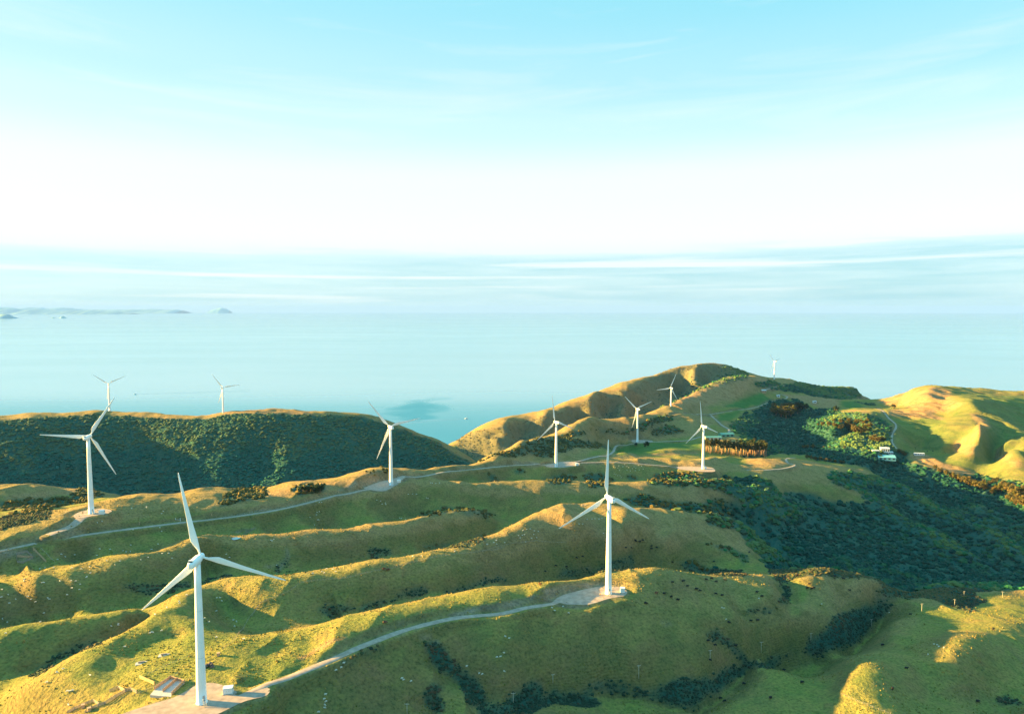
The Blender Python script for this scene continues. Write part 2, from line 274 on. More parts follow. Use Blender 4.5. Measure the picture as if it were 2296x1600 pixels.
def tps_field():
    W = crest_pts(); KA = 1.4
    P = np.stack([W[:, 0] * KA, np.log(W[:, 1])], 1); z = W[:, 2]
    # drop near-duplicates
    keep = []
    for i in range(len(P)):
        if not keep or np.min(np.sum((P[keep] - P[i]) ** 2, 1)) > 1.2e-4 ** 1: keep.append(i)
    P = P[keep]; z = z[keep]; n = len(P)
    r2 = ((P[:, None] - P[None]) ** 2).sum(-1)
    Kp = np.where(r2 > 0, .5 * r2 * np.log(np.maximum(r2, 1e-12)), 0) + np.eye(n) * 2e-5
    A = np.zeros((n + 3, n + 3)); A[:n, :n] = Kp; A[:n, n] = 1; A[:n, n + 1:] = P; A[n, :n] = 1; A[n + 1:, :n] = P.T
    w = np.linalg.solve(A, np.concatenate([z, [0, 0, 0]]))
    nc, nr = 301, 337
    tc = np.linspace(-1, 1, nc); ac = tc * 1.0 + np.sign(tc) * 18 * np.maximum(np.abs(tc) - .82, 0) ** 2
    lr = np.linspace(LO, HI, nr)
    gx, gy = np.meshgrid(np.clip(ac, -1.15, 1.15) * KA, lr); Q = np.stack([gx.ravel(), gy.ravel()], 1); out = np.empty(len(Q))
    for i in range(0, len(Q), 8000):
        q = Q[i:i + 8000]; r2 = ((q[:, None] - P[None]) ** 2).sum(-1)
        out[i:i + 8000] = (.5 * r2 * np.log(np.maximum(r2, 1e-12))) @ w[:n] + w[n] + q @ w[n + 1:]
    G = out.reshape(nr, nc)
    def cub(n_out, n_in):
        x = np.linspace(0, n_in - 1, n_out); i = np.clip(np.floor(x).astype(int), 0, n_in - 2); f = x - i
        Wt = [(-.5 * f + f * f - .5 * f ** 3), (1 - 2.5 * f * f + 1.5 * f ** 3), (.5 * f + 2 * f * f - 1.5 * f ** 3), (-.5 * f * f + .5 * f ** 3)]
        return [np.clip(i + k, 0, n_in - 1) for k in (-1, 0, 1, 2)], Wt
    ii, ww = cub(NR, nr); G = sum(w_[:, None] * G[i_] for i_, w_ in zip(ii, ww))
    ii, ww = cub(NC, nc); G = sum(w_[None] * G[:, i_] for i_, w_ in zip(ii, ww))
    return G
Z = tps_field()
YY = np.exp(lrow)[:, None] * np.ones((1, NC)); XX = YY * acol[None]

def sample(x, y, Zf=None):
    Zf = Z if Zf is None else Zf
    x = np.asarray(x, float); y = np.asarray(y, float)
    r = (np.log(np.maximum(y, 1)) - LO) / (HI - LO) * (NR - 1); c = np.interp(x / np.maximum(y, 1), acol, np.arange(NC))
    r = np.clip(r, 0, NR - 1.001); c = np.clip(c, 0, NC - 1.001)
    i = r.astype(int); j = c.astype(int); fr = r - i; fc = c - j
    return (Zf[i, j] * (1 - fr) + Zf[i + 1, j] * fr) * (1 - fc) + (Zf[i, j + 1] * (1 - fr) + Zf[i + 1, j + 1] * fr) * fc
LSTEP = np.exp(np.linspace(math.log(200), HI - .01, 1500))
def hit(px, py, dmin=200.0):
    a = float(ratio(px, py)); t = float(angT(py))
    d = LSTEP[LSTEP >= dmin]; zr = CAMH - t * d; zg = sample(a * d, d); k = np.nonzero(zr <= zg)[0]
    if len(k) == 0: return None
    k = k[0]
    if k > 0:
        g0 = zr[k - 1] - zg[k - 1]; g1 = zr[k] - zg[k]; f = g0 / (g0 - g1 + 1e-9); dd = d[k - 1] + (d[k] - d[k - 1]) * min(max(f, 0), 1)
    else: dd = d[0]
    return Vector((a * dd, dd, float(sample(a * dd, dd))))
def hits(L, dmin=200.0):
    return [h for h in (hit(x, y, dmin) for x, y in L) if h is not None]

# lattice value noise in world metres
_rng = np.random.default_rng(7); _lat = _rng.random((256, 256))
def vnoise(x, y, wl, seed=0):
    u = x / wl + seed * 17.31; v = y / wl + seed * 9.77
    i = np.floor(u).astype(int); j = np.floor(v).astype(int); fu = u - i; fv = v - j
    fu = fu * fu * fu * (fu * (fu * 6 - 15) + 10); fv = fv * fv * fv * (fv * (fv * 6 - 15) + 10)
    i0, i1, j0, j1 = i & 255, (i + 1) & 255, j & 255, (j + 1) & 255
    return ((_lat[i0, j0] * (1 - fu) + _lat[i1, j0] * fu) * (1 - fv) + (_lat[i0, j1] * (1 - fu) + _lat[i1, j1] * fu) * fv) * 2 - 1
def dist_poly(x, y, pts):
    """distance to a polyline and parameter along it (0..1)"""
    best = np.full(x.shape, 1e9); par = np.zeros(x.shape); n = len(pts) - 1
    for k in range(n):
        ax, ay = pts[k][0], pts[k][1]; bx, by = pts[k + 1][0], pts[k + 1][1]; dx, dy = bx - ax, by - ay; l2 = dx * dx + dy * dy + 1e-9
        t = np.clip(((x - ax) * dx + (y - ay) * dy) / l2, 0, 1); d = np.hypot(x - ax - t * dx, y - ay - t * dy); m = d < best
        best = np.where(m, d, best); par = np.where(m, (k + t) / n, par)
    return best, par
def pip(x, y, P):
    ins = np.zeros(x.shape, bool); n = len(P)
    for k in range(n):
        x1, y1 = P[k][0], P[k][1]; x2, y2 = P[(k + 1) % n][0], P[(k + 1) % n][1]
        c = ((y1 > y) != (y2 > y)) & (x < (x2 - x1) * (y - y1) / ((y2 - y1) + 1e-12) + x1); ins ^= c
    return ins
def window(pts, pad):
    xs = [p[0] for p in pts]; ys = [p[1] for p in pts]
    y0, y1 = max(min(ys) - pad, 166), max(ys) + pad
    r0 = int(np.clip((math.log(y0) - LO) / (HI - LO) * (NR - 1), 0, NR - 1)); r1 = int(np.clip((math.log(y1) - LO) / (HI - LO) * (NR - 1) + 2, 1, NR))
    return slice(r0, r1), (min(xs) - pad, max(xs) + pad)
def smooth_path(P, step=4.0, zs=True):
    P = [Vector(p) for p in P]; out = []
    for k in range(len(P) - 1):
        p0 = P[max(k - 1, 0)]; p1 = P[k]; p2 = P[k + 1]; p3 = P[min(k + 2, len(P) - 1)]; n = max(1, int((p2 - p1).length / step))
        for i in range(n):
            t = i / n; out.append(.5 * ((2 * p1) + (p2 - p0) * t + (2 * p0 - 5 * p1 + 4 * p2 - p3) * t * t + (3 * p1 - p0 - 3 * p2 + p3) * t ** 3))
    out.append(P[-1].copy()); return out
# ------------------------------------------------------------------ spurs and gullies (crop, line, height, width in metres)
STROKES = [
 (3, [(830,760),(960,700),(1070,650)], 7, 22, 950), (3, [(1020,775),(1150,700),(1290,640)], 7, 22, 950), (3, [(1250,720),(1400,650),(1560,590)], 7, 22, 1000), (3, [(1480,740),(1620,650),(1750,590)], 7, 22, 1000), (3, [(1680,770),(1790,680),(1860,600)], 7, 22, 1000), (3, [(330,930),(480,850),(640,800)], 8, 22, 900), (3, [(600,960),(760,880),(900,820)], 7, 20, 900), (3, [(120,990),(260,930),(400,860)], 7, 20, 900), (3, [(1180,930),(1400,910),(1800,900)], 3, 12, 900), (3, [(1300,980),(1500,960),(1700,980)], 3, 14, 900), (3, [(1900,990),(2100,960),(2280,970)], 4, 14, 900),
 (2, [(600,600),(800,760),(960,900),(1110,1030)], 6, 34, 1300), (2, [(330,870),(430,1060),(470,1150)], 9, 28, 1250), (2, [(100,800),(200,1000),(260,1100)], -9, 28, 1250),
 (2, [(1000,650),(1150,880),(1350,1020)], -9, 30, 1250), (1, [(1650,780),(1850,980),(2020,1170)], 5, 34, 1250), (1, [(860,600),(1000,850),(1130,1060)], 4, 30, 1250),
 (1, [(1250,700),(1160,950),(1230,1230)], -3, 30, 1250), (1, [(300,650),(560,860),(700,1120)], 9, 32, 1250), (1, [(40,800),(200,1000),(300,1180)], 8, 30, 1250), (1, [(150,720),(400,1000),(500,1180)], -8, 28, 1250),
 (1, [(2080,700),(2180,950),(2240,1150)], -3, 28, 1250), (1, [(1440,680),(1540,900),(1640,1100)], 2, 28, 1250), (2, [(1350,690),(1500,850),(1700,960)], 8, 28, 1250),
 (3, [(300,665),(230,760),(80,800)], 16, 30, 1500), (3, [(1060,405),(970,520),(930,630)], 24, 30, 1500), (3, [(650,560),(560,680),(500,740)], 15, 30, 1500), (3, [(1290,360),(1270,440)], 10, 28, 1500),
 (3, [(1850,200),(1850,300),(1830,370)], 22, 30, 1500), (3, [(1130,420),(1080,600)], -29, 30, 1500), (3, [(1360,400),(1300,590)], -35, 34, 1500), (3, [(840,520),(820,680)], -26, 30, 1500),
 (3, [(1700,260),(1650,430)], -35, 34, 1500), (3, [(1950,230),(1950,330)], -29, 28, 1500), (3, [(400,650),(300,780)], -22, 26, 1500), (3, [(150,720),(100,790)], -13, 26, 1500),
 (4, [(2296,760),(2100,650),(1900,540)], -8, 20, 1000), (4, [(2296,690),(2050,580),(1850,490)], 6, 18, 1000), (4, [(2296,880),(2150,760),(2020,690)], -7, 18, 1000), (4, [(2296,560),(2100,500),(1900,440)], 6, 20, 1000), (4, [(2296,520),(2150,470),(1950,410)], -7, 20, 1000), (4, [(1300,560),(1450,640),(1600,740)], -5, 20, 1000), (4, [(1350,620),(1480,720),(1540,820)], 4, 16, 1000), (4, [(1290,700),(1400,800),(1480,900)], -4, 16, 1000), (4, [(1330,360),(1300,440),(1250,520)], -5, 20, 1000), (4, [(1480,350),(1500,430),(1560,520)], 5, 22, 1000), (4, [(1640,370),(1650,450)], -5, 22, 1000),
 (4, [(700,1120),(1000,1290),(1300,1470)], 9, 24, 600), (4, [(1000,1130),(1280,1290),(1480,1470)], -9, 26, 600), (4, [(1180,1150),(1400,1260),(1700,1450)], 8, 26, 600), (4, [(300,1330),(600,1400),(850,1540)], 7, 20, 600), (4, [(450,1230),(700,1340),(1000,1520)], -7, 22, 600), (8, [(1400,0),(1650,150),(1850,290)], 9, 26, 560), (8, [(1700,0),(1900,160),(2050,300)], -9, 26, 560), (8, [(1950,20),(2120,180),(2280,300)], 8, 26, 560), (4, [(1650,1100),(1800,1250),(1950,1400)], 8, 26, 600), (4, [(1900,1200),(2100,1330),(2280,1500)], -8, 26, 600), (4, [(1480,1020),(1600,1180),(1750,1350)], -8, 24, 600), (4, [(150,640),(350,700),(560,850)], -6, 24, 1000), (4, [(500,600),(700,720),(900,840)], 5, 22, 1000),
 (5, [(1950,1335),(2060,1345)], 2.4, 5, 200),
 (4, [(1560,340),(1700,420),(1790,490)], 5, 30, 1200), (4, [(1250,470),(1400,440),(1600,430)], 4, 25, 1200),
 (6, [(1640,1000),(1700,1130),(1800,1230),(1980,1310),(2060,1420),(2050,1520)], -6.5, 6, 200), (6, [(1560,1420),(1600,1500),(1700,1570)], -4, 6, 200),
 (7, [(160,1590),(300,1520),(620,1400),(850,1410),(1050,1340),(1250,1370),(1500,1430),(1650,1510),(1850,1530),(2000,1440),(2150,1310),(2286,1240)], -4.5, 6, 200),
 (8, [(0,1185),(100,1180),(300,1080),(500,1040),(640,1040),(860,970),(1000,830),(1080,730),(1150,650),(1200,600),(1330,560)], -7, 8, 200),
 (8, [(310,480),(350,540),(330,620),(230,690),(0,705)], -6, 9, 200), (7, [(1950,900),(2080,960),(2180,1040),(2230,1110)], -3, 6, 200), (7, [(2160,690),(2286,710)], -4, 7, 200),
 (6, [(740,745),(1000,715),(1200,640),(1500,570),(1900,520),(2286,440)], -3.5, 7, 200), (6, [(760,730),(860,700)], -4, 12, 200),
 (5, [(0,1270),(250,1210),(450,1130),(700,1010),(1000,930),(1200,830),(1280,750)], -3, 6, 200),
 (8, [(1300,1190),(1600,1350),(1900,1440),(2290,1480)], -3, 14, 200),
 (5, [(700,1060),(1000,950),(1200,860),(1400,700)], 1.5, 8, 200), (5, [(1640,700),(1500,820),(1350,940)], -1.5, 12, 200), (5, [(1640,850),(1300,960),(1000,1080)], -2.0, 12, 200),
 (6, [(500,200),(620,150),(750,130)], 3, 14, 200), (6, [(1000,60),(900,130),(760,200)], 2.5, 14, 200), (3, [(1300,1400),(1000,1440),(700,1500)], 2, 14, 200),
]
sw = []
for c, P, A, w, dm in STROKES: sw.append((smooth_path(hits(cc(c, P), dm), 12), A, w))
for P, A, w in sw:
    if len(P) < 2: continue
    rs, (xa, xb) = window(P, 3 * w); x = XX[rs]; y = YY[rs]; m = (x > xa) & (x < xb)
    if not m.any(): continue
    xs, ys = x[m], y[m]; wob = 1 + .35 * vnoise(xs, ys, w * 1.7, 3)
    d, t = dist_poly(xs, ys, P); fade = np.clip(np.minimum(t, 1 - t) * 5 + .15, 0, 1)
    Zs = Z[rs]; Zs[m] += A * wob * fade * np.exp(-(d / w) ** 2)

# ------------------------------------------------------------------ pads and roads cut into the ground
PADS = [
 (5, [(1000,1640),(1250,1530),(1480,1462),(1600,1400),(1690,1350),(1800,1332),(1900,1350),(2030,1410),(2010,1432),(2100,1440),(2290,1372),(2290,1438),(2100,1490),(1950,1560),(1850,1605),(1700,1640)], 0),
 (7, [(630,636),(700,585),(850,542),(1000,512),(1090,505),(1190,512),(1245,535),(1262,560),(1230,590),(1100,612),(1000,645),(920,662),(830,664),(740,660),(690,648)], 1),
 (1, [(650,1468),(630,1446),(680,1415),(750,1398),(830,1385),(900,1390),(960,1402),(930,1425),(850,1440),(760,1455),(700,1466)], 2),
 (2, [(1060,1212),(1150,1172),(1230,1148),(1300,1135),(1390,1105),(1420,1112),(1390,1140),(1370,1165),(1320,1195),(1250,1232),(1180,1236),(1110,1222)], 3),
 (3, [(560,1015),(620,1000),(690,985),(780,982),(845,996),(850,1012),(780,1025),(690,1034),(600,1032)], 4),
 (3, [(1300,800),(1340,795),(1420,800),(1480,806),(1460,818),(1380,822),(1310,818)], 5),
 (3, [(1685,1028),(1760,1025),(1880,1028),(1990,1035),(2012,1068),(1900,1070),(1780,1058),(1705,1048)], 7),
 (3, [(1580,575),(1640,568),(1700,574),(1690,584),(1620,586)], 6),
]
padpoly = []
for c, P, ti in PADS:
    zb = TURB[ti][2]; Q = []
    for px, py in cc(c, P):
        d = (CAMH - zb) / float(angT(py)); Q.append((float(ratio(px, py)) * d, d))
    padpoly.append((Q, zb))
ROADM = np.zeros_like(Z); CUTM = np.zeros_like(Z)
for Q, zb in padpoly:
    rs, (xa, xb) = window(Q, 30); x = XX[rs]; y = YY[rs]; m = (x > xa) & (x < xb); xs, ys = x[m], y[m]
    d, _ = dist_poly(xs, ys, Q + [Q[0]]); d = np.where(pip(xs, ys, Q), 0, d); f = np.clip(1 - (d - 1.2) / 9.0, 0, 1); f = f * f * (3 - 2 * f)
    Zs = Z[rs]; dz = zb - Zs[m]; Zs[m] += dz * f
    C = CUTM[rs]; C[m] = np.maximum(C[m], np.clip(1 - d / 8, 0, 1) * np.clip((-dz - .8) / 2, 0, 1) * (d > .5))
    M_ = ROADM[rs]; M_[m] = np.maximum(M_[m], np.clip(1 - d / 2.5, 0, 1))
ROADS = [
 (0, [(520,1572),(538,1562),(577,1544),(643,1522),(747,1477.5),(800,1453.6),(852,1431),(899,1413),(943.6,1401),(1009,1388),(1061,1380.5),(1128,1371),(1181,1362),(1223,1353),(1250,1347)], 4.6, 200),
 (0, [(-60,1249),(0,1233),(60,1218),(110,1207),(157,1199),(230,1191),(300,1184.5),(400,1173),(500,1161),(600,1147),(660,1135),(720,1120),(755,1109)], 5.0, 450),
 (0, [(755,1109),(790,1101),(830,1095),(860,1087),(889,1072),(946,1064),(1000,1059),(1035,1054.5),(1090,1049),(1136,1044),(1190,1040),(1235,1040)], 5.0, 600),
 (3, [(650,1010),(790,990),(870,970),(950,948),(1030,932),(1100,922),(1140,900),(1160,875),(1240,848),(1320,830),(1420,818),(1560,815),(1700,808),(1800,795),(1900,770),(2000,772)], 5.0, 950),
 (3, [(2000,772),(2100,750),(2135,718),(2060,655),(1990,600),(1955,582),(1850,578),(1760,576),(1650,576)], 5.0, 1350),
 (0, [(1587.6,929.5),(1610,926),(1640,921),(1674,917),(1700,912),(1722,902),(1742,897),(1765,893),(1755,886),(1730,878),(1716,873),(1735,868),(1760,864)], 5.5, 1600),
 (0, [(108,1208),(128,1192),(150,1178),(172,1167),(196,1153)], 8.0, 450),
 (4, [(1080,512),(1130,530),(1170,580),(1230,640),(1235,670),(1215,700),(1200,760),(1215,810),(1240,850)], 4.5, 1400),
 (4, [(0,1012),(120,1018),(240,1014),(350,1000),(400,985),(370,965),(335,945),(330,925),(400,925)], 4.0, 1000),
 (3, [(830,1000),(900,990),(1100,990),(1230,988),(1400,1000),(1560,1022),(1690,1035)], 4.0, 950),
]
roads = []
for c, L, wd, dm in ROADS:
    P = hits(cc(c, L), dm)
    if len(P) < 2: continue
    P = smooth_path(P, 4.0); zz = np.array([p.z for p in P]); k = 13
    zp = np.pad(zz, (k, k), 'edge'); zz = np.convolve(zp, np.ones(2 * k + 1) / (2 * k + 1), 'valid')
    for p, z_ in zip(P, zz): p.z = z_
    for Q, zb in padpoly:                     # meet the pads at their own level
        for p in P:
            dd, _ = dist_poly(np.array([p.x]), np.array([p.y]), Q + [Q[0]]); dd = 0 if pip(np.array([p.x]), np.array([p.y]), Q)[0] else dd[0]
            f = min(max(1 - dd / 14, 0), 1); p.z += (zb - p.z) * f * f * (3 - 2 * f)
    roads.append((P, wd))
    rs, (xa, xb) = window(P, 25); x = XX[rs]; y = YY[rs]; m = (x > xa) & (x < xb); xs, ys = x[m], y[m]
    n = len(P) - 1; d, t = dist_poly(xs, ys, P); zr = np.interp(t * n, np.arange(n + 1), [p.z for p in P])
    f = np.clip(1 - (d - wd * .5 - .8) / 6.0, 0, 1); f = f * f * (3 - 2 * f)
    Zs = Z[rs]; dz = zr - Zs[m]; Zs[m] += (dz - .12) * f
    C = CUTM[rs]; C[m] = np.maximum(C[m], np.clip(1 - d / 9, 0, 1) * np.clip((-dz - .7) / 2, 0, 1) * (d > wd * .5))
    M_ = ROADM[rs]; M_[m] = np.maximum(M_[m], np.clip(1 - (d - wd * .5) / 2.5, 0, 1))

# ------------------------------------------------------------------ ground cover zones (R bush, G dry, B bare earth, A green, also painted shade on the right-hand hill)
# crop, outline, nearest, farthest, channel, amount, ragged edge (pixels)
c0 = 0
ZONE = [
 (4, [(1130,520),(1250,500),(1400,580),(1680,620),(1720,530),(1820,490),(1700,370),(1840,385),(2400,410),(2400,1100),(2200,1080),(2000,1060),(1900,1030),(1700,980),(1480,890),(1340,870),(1240,840),(1200,760),(1220,690)], 1150, 2400, 'A', .42, 3),  # darker green over the right-hand hill paints in its shaded face
 (0, [(-300,935),(0,945),(100,935),(246,930),(379,939),(471,938),(510,931),(600,926),(700,928),(815,932),(904,962),(983,993),(1064,1040),(1000,1060),(860,1062),(700,1100),(400,1120),(-300,1160)], 1150, 1800, 'R', 1.0, 3),
 (4, [(0,1075),(100,1085),(200,1140),(300,1230),(370,1190),(420,1180),(520,1220),(600,1260),(740,1310),(830,1330),(1130,1325),(1050,1290),(940,1240),(860,1180),(760,1150),(700,1110),(655,1060),(720,1030),(880,1035),(1000,1060),(1150,1088),(1040,1030),(1000,1000),(880,968),(560,945),(540,900),(480,880),(250,880),(170,900),(0,930),(-60,780),(-40,700),(0,600),(60,520),(200,450),(420,440),(520,520),(700,510),(790,545),(920,545),(1060,560),(1150,610),(1210,700),(1195,780),(1230,840),(1330,870),(1340,950),(1450,990),(1560,1010),(1750,1070),(1900,1060),(2100,1080),(2400,1110),(2400,1600),(0,1600),(-120,1480),(-40,1440),(-20,1300),(-200,1200),(-350,1150),(-350,1090)], 640, 2300, 'R', 1.0, 5),
 (8, [(0,140),(70,230),(150,300),(240,425),(320,440),(420,405),(560,372),(700,380),(830,405),(960,408),(1080,440),(1150,500),(1060,545),(930,530),(870,500),(960,530),(1080,560),(1180,575),(1230,560),(1330,590),(1400,590),(1500,590),(1620,615),(1760,680),(1900,715),(1870,650),(1980,600),(1900,540),(2100,520),(2400,530),(2400,-200),(0,-200)], 560, 1100, 'R', 1.0, 5),
 (3, [(1440,1130),(1560,1075),(1700,1065),(1850,1080),(1960,1110),(2100,1130),(2180,1080),(2290,1100),(2290,1245),(2000,1225),(1700,1190),(1450,1185)], 850, 1080, 'R', 1.0, 6),
 (3, [(560,1110),(640,1085),(720,1095),(820,1110),(800,1150),(680,1175),(580,1160)], 850, 1080, 'R', .9, 6), (3, [(890,1090),(960,1080),(1060,1090),(1150,1140),(1100,1190),(950,1190),(900,1150)], 850, 1080, 'R', .9, 6),
 (3, [(290,1050),(370,1045),(390,1080),(310,1085)], 850, 1080, 'R', .8, 4), (3, [(60,1080),(140,1100),(160,1160),(90,1150)], 850, 1080, 'R', .7, 4), (3, [(1270,1115),(1340,1105),(1360,1140),(1290,1150)], 850, 1080, 'R', .9, 4),
 (3, [(1230,1310),(1400,1260),(1480,1300),(1600,1310),(1750,1330),(1900,1350),(2000,1310),(2150,1330),(2290,1370),(2290,1520),(2100,1450),(1950,1430),(1700,1410),(1480,1380),(1300,1340)], 690, 960, 'R', 1.0, 6),
 (3, [(1920,1480),(2050,1440),(2290,1500),(2290,1600),(2100,1540),(1950,1520)], 600, 900, 'R', .9, 5),
 (2, [(1480,1430),(1650,1400),(1800,1360),(2050,1390),(2200,1440),(2100,1480),(1900,1430),(1770,1400),(1650,1440),(1520,1470)], 690, 900, 'R', .5, 6),
 (1, [(0,1340),(150,1310),(400,1290),(640,1280),(760,1290),(700,1340),(560,1350),(430,1370),(250,1380),(60,1400),(0,1420)], 560, 1000, 'R', .9, 5), (1, [(0,1470),(130,1420),(300,1390),(440,1385),(420,1450),(200,1510),(0,1570)], 540, 900, 'R', .9, 5),
 (1, [(600,1230),(720,1200),(900,1260),(760,1310),(620,1300)], 650, 1000, 'R', .9, 5), (1, [(2010,1230),(2140,1200),(2290,1215),(2290,1300),(2050,1330),(1900,1370),(1850,1330)], 640, 1000, 'R', .9, 5),
 (2, [(440,1230),(520,1180),(620,1170),(700,1180),(720,1230),(620,1250),(500,1260)], 650, 900, 'R', 1.0, 5),
 (2, [(1080,1075),(1180,1040),(1290,1030),(1280,1100),(1180,1110)], 700, 950, 'R', .5, 4),
 (3, [(0,985),(160,920),(330,850),(520,790),(680,770),(900,800),(1100,830),(1130,850),(900,870),(700,900),(560,950),(420,925),(250,960),(0,1030)], 1000, 1500, 'R', .75, 5),
 (3, [(700,770),(800,725),(900,725),(890,750),(760,785)], 1100, 1600, 'R', .8, 4), (3, [(960,700),(1080,685),(1250,690),(1500,610),(1680,585),(1670,620),(1560,650),(1400,710),(1250,745),(1050,730)], 1200, 1800, 'R', .8, 5),
 (3, [(1470,720),(1560,680),(1660,670),(1760,740),(1600,750),(1500,750)], 1200, 1800, 'R', .8, 4),
 (3, [(2150,680),(2290,560),(2290,780),(2200,750)], 1500, 2100, 'R', .9, 4),
 (4, [(160,345),(330,310),(450,285),(620,325),(800,335),(900,345),(960,420),(760,435),(560,410),(440,385),(320,365)], 2200, 3400, 'R', .9, 2),
 (4, [(900,450),(1050,465),(1070,490),(960,480)], 1700, 2500, 'R', .8, 2), (4, [(60,290),(220,280),(290,310),(200,335),(90,330)], 2000, 3000, 'R', .9, 2),
 (6, [(1600,1000),(1680,985),(1780,1060),(1860,1190),(2000,1260),(2100,1330),(2110,1480),(2010,1540),(1950,1420),(1880,1330),(1740,1230),(1640,1170)], 250, 460, 'R', 1.0, 10),
 (6, [(1520,1430),(1640,1340),(1760,1380),(1700,1450),(1760,1540),(1700,1610),(1560,1560)], 250, 460, 'R', .8, 12),
 (6, [(2060,1500),(2286,1520),(2286,1610),(2040,1610)], 250, 460, 'R', .7, 10), (7, [(0,1560),(200,1570),(290,1420),(420,1310),(510,1330),(500,1450),(640,1400),(860,1410),(1060,1310),(1250,1340),(1480,1400),(1700,1310),(1850,1320),(2000,1300),(2150,1230),(2286,1200),(2286,1290),(2180,1330),(2040,1420),(1900,1510),(1800,1540),(1650,1520),(1500,1440),(1200,1390),(1060,1370),(900,1430),(1090,1510),(900,1520),(640,1490),(460,1560),(200,1610),(0,1610)], 250, 560, 'R', 1.0, 9),
 (7, [(1920,910),(2050,890),(2130,990),(2230,1080),(2286,1140),(2286,1200),(2150,1080),(2060,990),(1960,960)], 300, 560, 'R', .8, 6),
 (8, [(0,1130),(160,1130),(280,1070),(490,1030),(520,930),(640,870),(700,740),(900,660),(1090,610),(1200,640),(1180,680),(1060,760),(1020,850),(880,960),(760,1000),(640,1030),(600,1050),(440,1050),(280,1100),(190,1190),(150,1170),(0,1180)], 300, 680, 'R', 1.0, 7),
 (8, [(290,440),(370,480),(380,560),(320,640),(220,640),(280,600),(330,540)], 450, 700, 'R', .8, 5), (8, [(0,690),(140,690),(250,680),(180,715),(0,715)], 400, 650, 'R', .8, 4), (8, [(2050,1430),(2150,1400),(2296,1470),(2100,1470)], 250, 500, 'R', .8, 6),
 (6, [(650,690),(760,660),(900,680),(1000,700),(900,740),(750,760)], 350, 560, 'R', .6, 8), (6, [(1000,700),(1160,630),(1300,620),(1500,500),(1620,510),(1600,570),(1400,590),(1220,650),(1060,720)], 380, 600, 'R', .75, 8), (6, [(1750,540),(2000,480),(2286,420),(2286,450),(2000,510),(1780,560)], 420, 660, 'R', .7, 6),
 (7, [(640,400),(760,350),(950,360),(1080,310),(1330,250),(1340,330),(1200,360),(1000,390),(760,410)], 480, 760, 'R', .8, 8), (7, [(1700,330),(1850,280),(1900,330),(2100,350),(2286,380),(2286,410),(2000,405),(1800,375)], 500, 760, 'R', .9, 7), (7, [(1880,115),(2050,160),(2200,250),(2286,330),(2286,250),(2100,150)], 550, 800, 'R', .7, 5),
 (5, [(1000,540),(1150,500),(1500,480),(1640,460),(1640,520),(1400,560),(1240,600)], 430, 620, 'R', .55, 8), (5, [(1700,460),(1960,410),(2000,420),(1740,490)], 430, 640, 'R', .6, 6), (5, [(300,1200),(450,1110),(600,1040),(850,960),(860,1000),(640,1080),(450,1160),(280,1300)], 340, 480, 'R', .5, 8),
 (6, [(1100,170),(1300,180),(1300,240),(1180,270),(1100,230)], 520, 720, 'R', .6, 7), (6, [(1550,150),(1900,130),(2100,60),(2120,100),(1900,160),(1600,180)], 560, 760, 'R', .6, 6),
 (6, [(300,330),(400,200),(420,330),(330,400),(600,370),(400,400),(300,395)], 450, 640, 'R', .3, 6),
 (6, [(460,1110),(600,1060),(720,990),(900,930),(920,960),(760,1020),(600,1090),(500,1130)], 330, 470, 'G', 1.0, 8), (6, [(820,1160),(1000,1100),(1240,1020),(1250,1045),(1050,1120),(860,1190)], 320, 470, 'R', .45, 8),
 (3, [(-200,760),(300,660),(700,550),(1060,390),(1300,345),(1600,200),(1850,155),(2000,140),(2290,210),(2290,280),(2050,320),(1850,390),(1650,490),(1500,560),(1300,635),(1000,645),(700,775),(330,850),(0,980),(-200,1040)], 1700, 3000, 'R', .5, 2), (3, [(-200,760),(300,660),(700,550),(1060,390),(1300,345),(1600,200),(1850,155),(2000,140),(2290,210),(2290,280),(2050,320),(1850,390),(1650,490),(1500,560),(1300,635),(1000,645),(700,775),(330,850),(0,980),(-200,1040)], 1700, 3000, 'G', .75, 2),
 (3, [(1480,560),(1650,480),(1850,385),(2100,310),(2290,255),(2290,390),(2200,440),(2080,450),(1950,500),(1650,500)], 1500, 2300, 'G', 1.0, 5),
 (4, [(0,250),(100,250),(230,280),(80,300),(0,290)], 2000, 2800, 'G', 1.0, 2), (4, [(300,390),(560,410),(780,440),(770,490),(620,510),(460,460),(360,430)], 1800, 2500, 'G', .9, 2),
 (4, [(1060,450),(1300,370),(1550,330),(1700,370),(1670,420),(1800,490),(1700,530),(1500,540),(1300,490),(1180,480)], 1600, 2600, 'G', .95, 3), (4, [(1180,520),(1370,510),(1540,540),(1670,610),(1400,590),(1180,570)], 1500, 2400, 'G', .9, 3),
 (4, [(1840,555),(1920,560),(2040,650),(1890,740),(1900,850),(1880,920),(1740,870),(1700,790),(1880,700),(1900,630)], 1200, 1900, 'G', .85, 3), (4, [(2080,830),(2290,960),(2290,980),(2040,930)], 1100, 1700, 'G', .8, 3), (4, [(1340,890),(1480,900),(1700,985),(1900,1035),(1800,1080),(1560,1000),(1400,950)], 1200, 1700, 'G', 1.0, 3),
 (4, [(0,915),(150,930),(330,960),(360,930),(520,960),(540,985),(400,1020),(240,1035),(380,990),(200,970),(0,1005)], 1000, 1500, 'G', .8, 3), (3, [(1400,930),(1500,905),(1880,890),(1880,905),(1560,925)], 1000, 1500, 'G', .8, 3),
 (2, [(-200,1400),(280,1230),(540,1160),(760,1160),(920,1130),(1080,1075),(1250,1025),(1400,1050),(1600,1070),(1450,1130),(1200,1110),(1040,1130),(880,1200),(700,1240),(480,1250),(150,1310),(-100,1410)], 650, 1000, 'G', .85, 5),
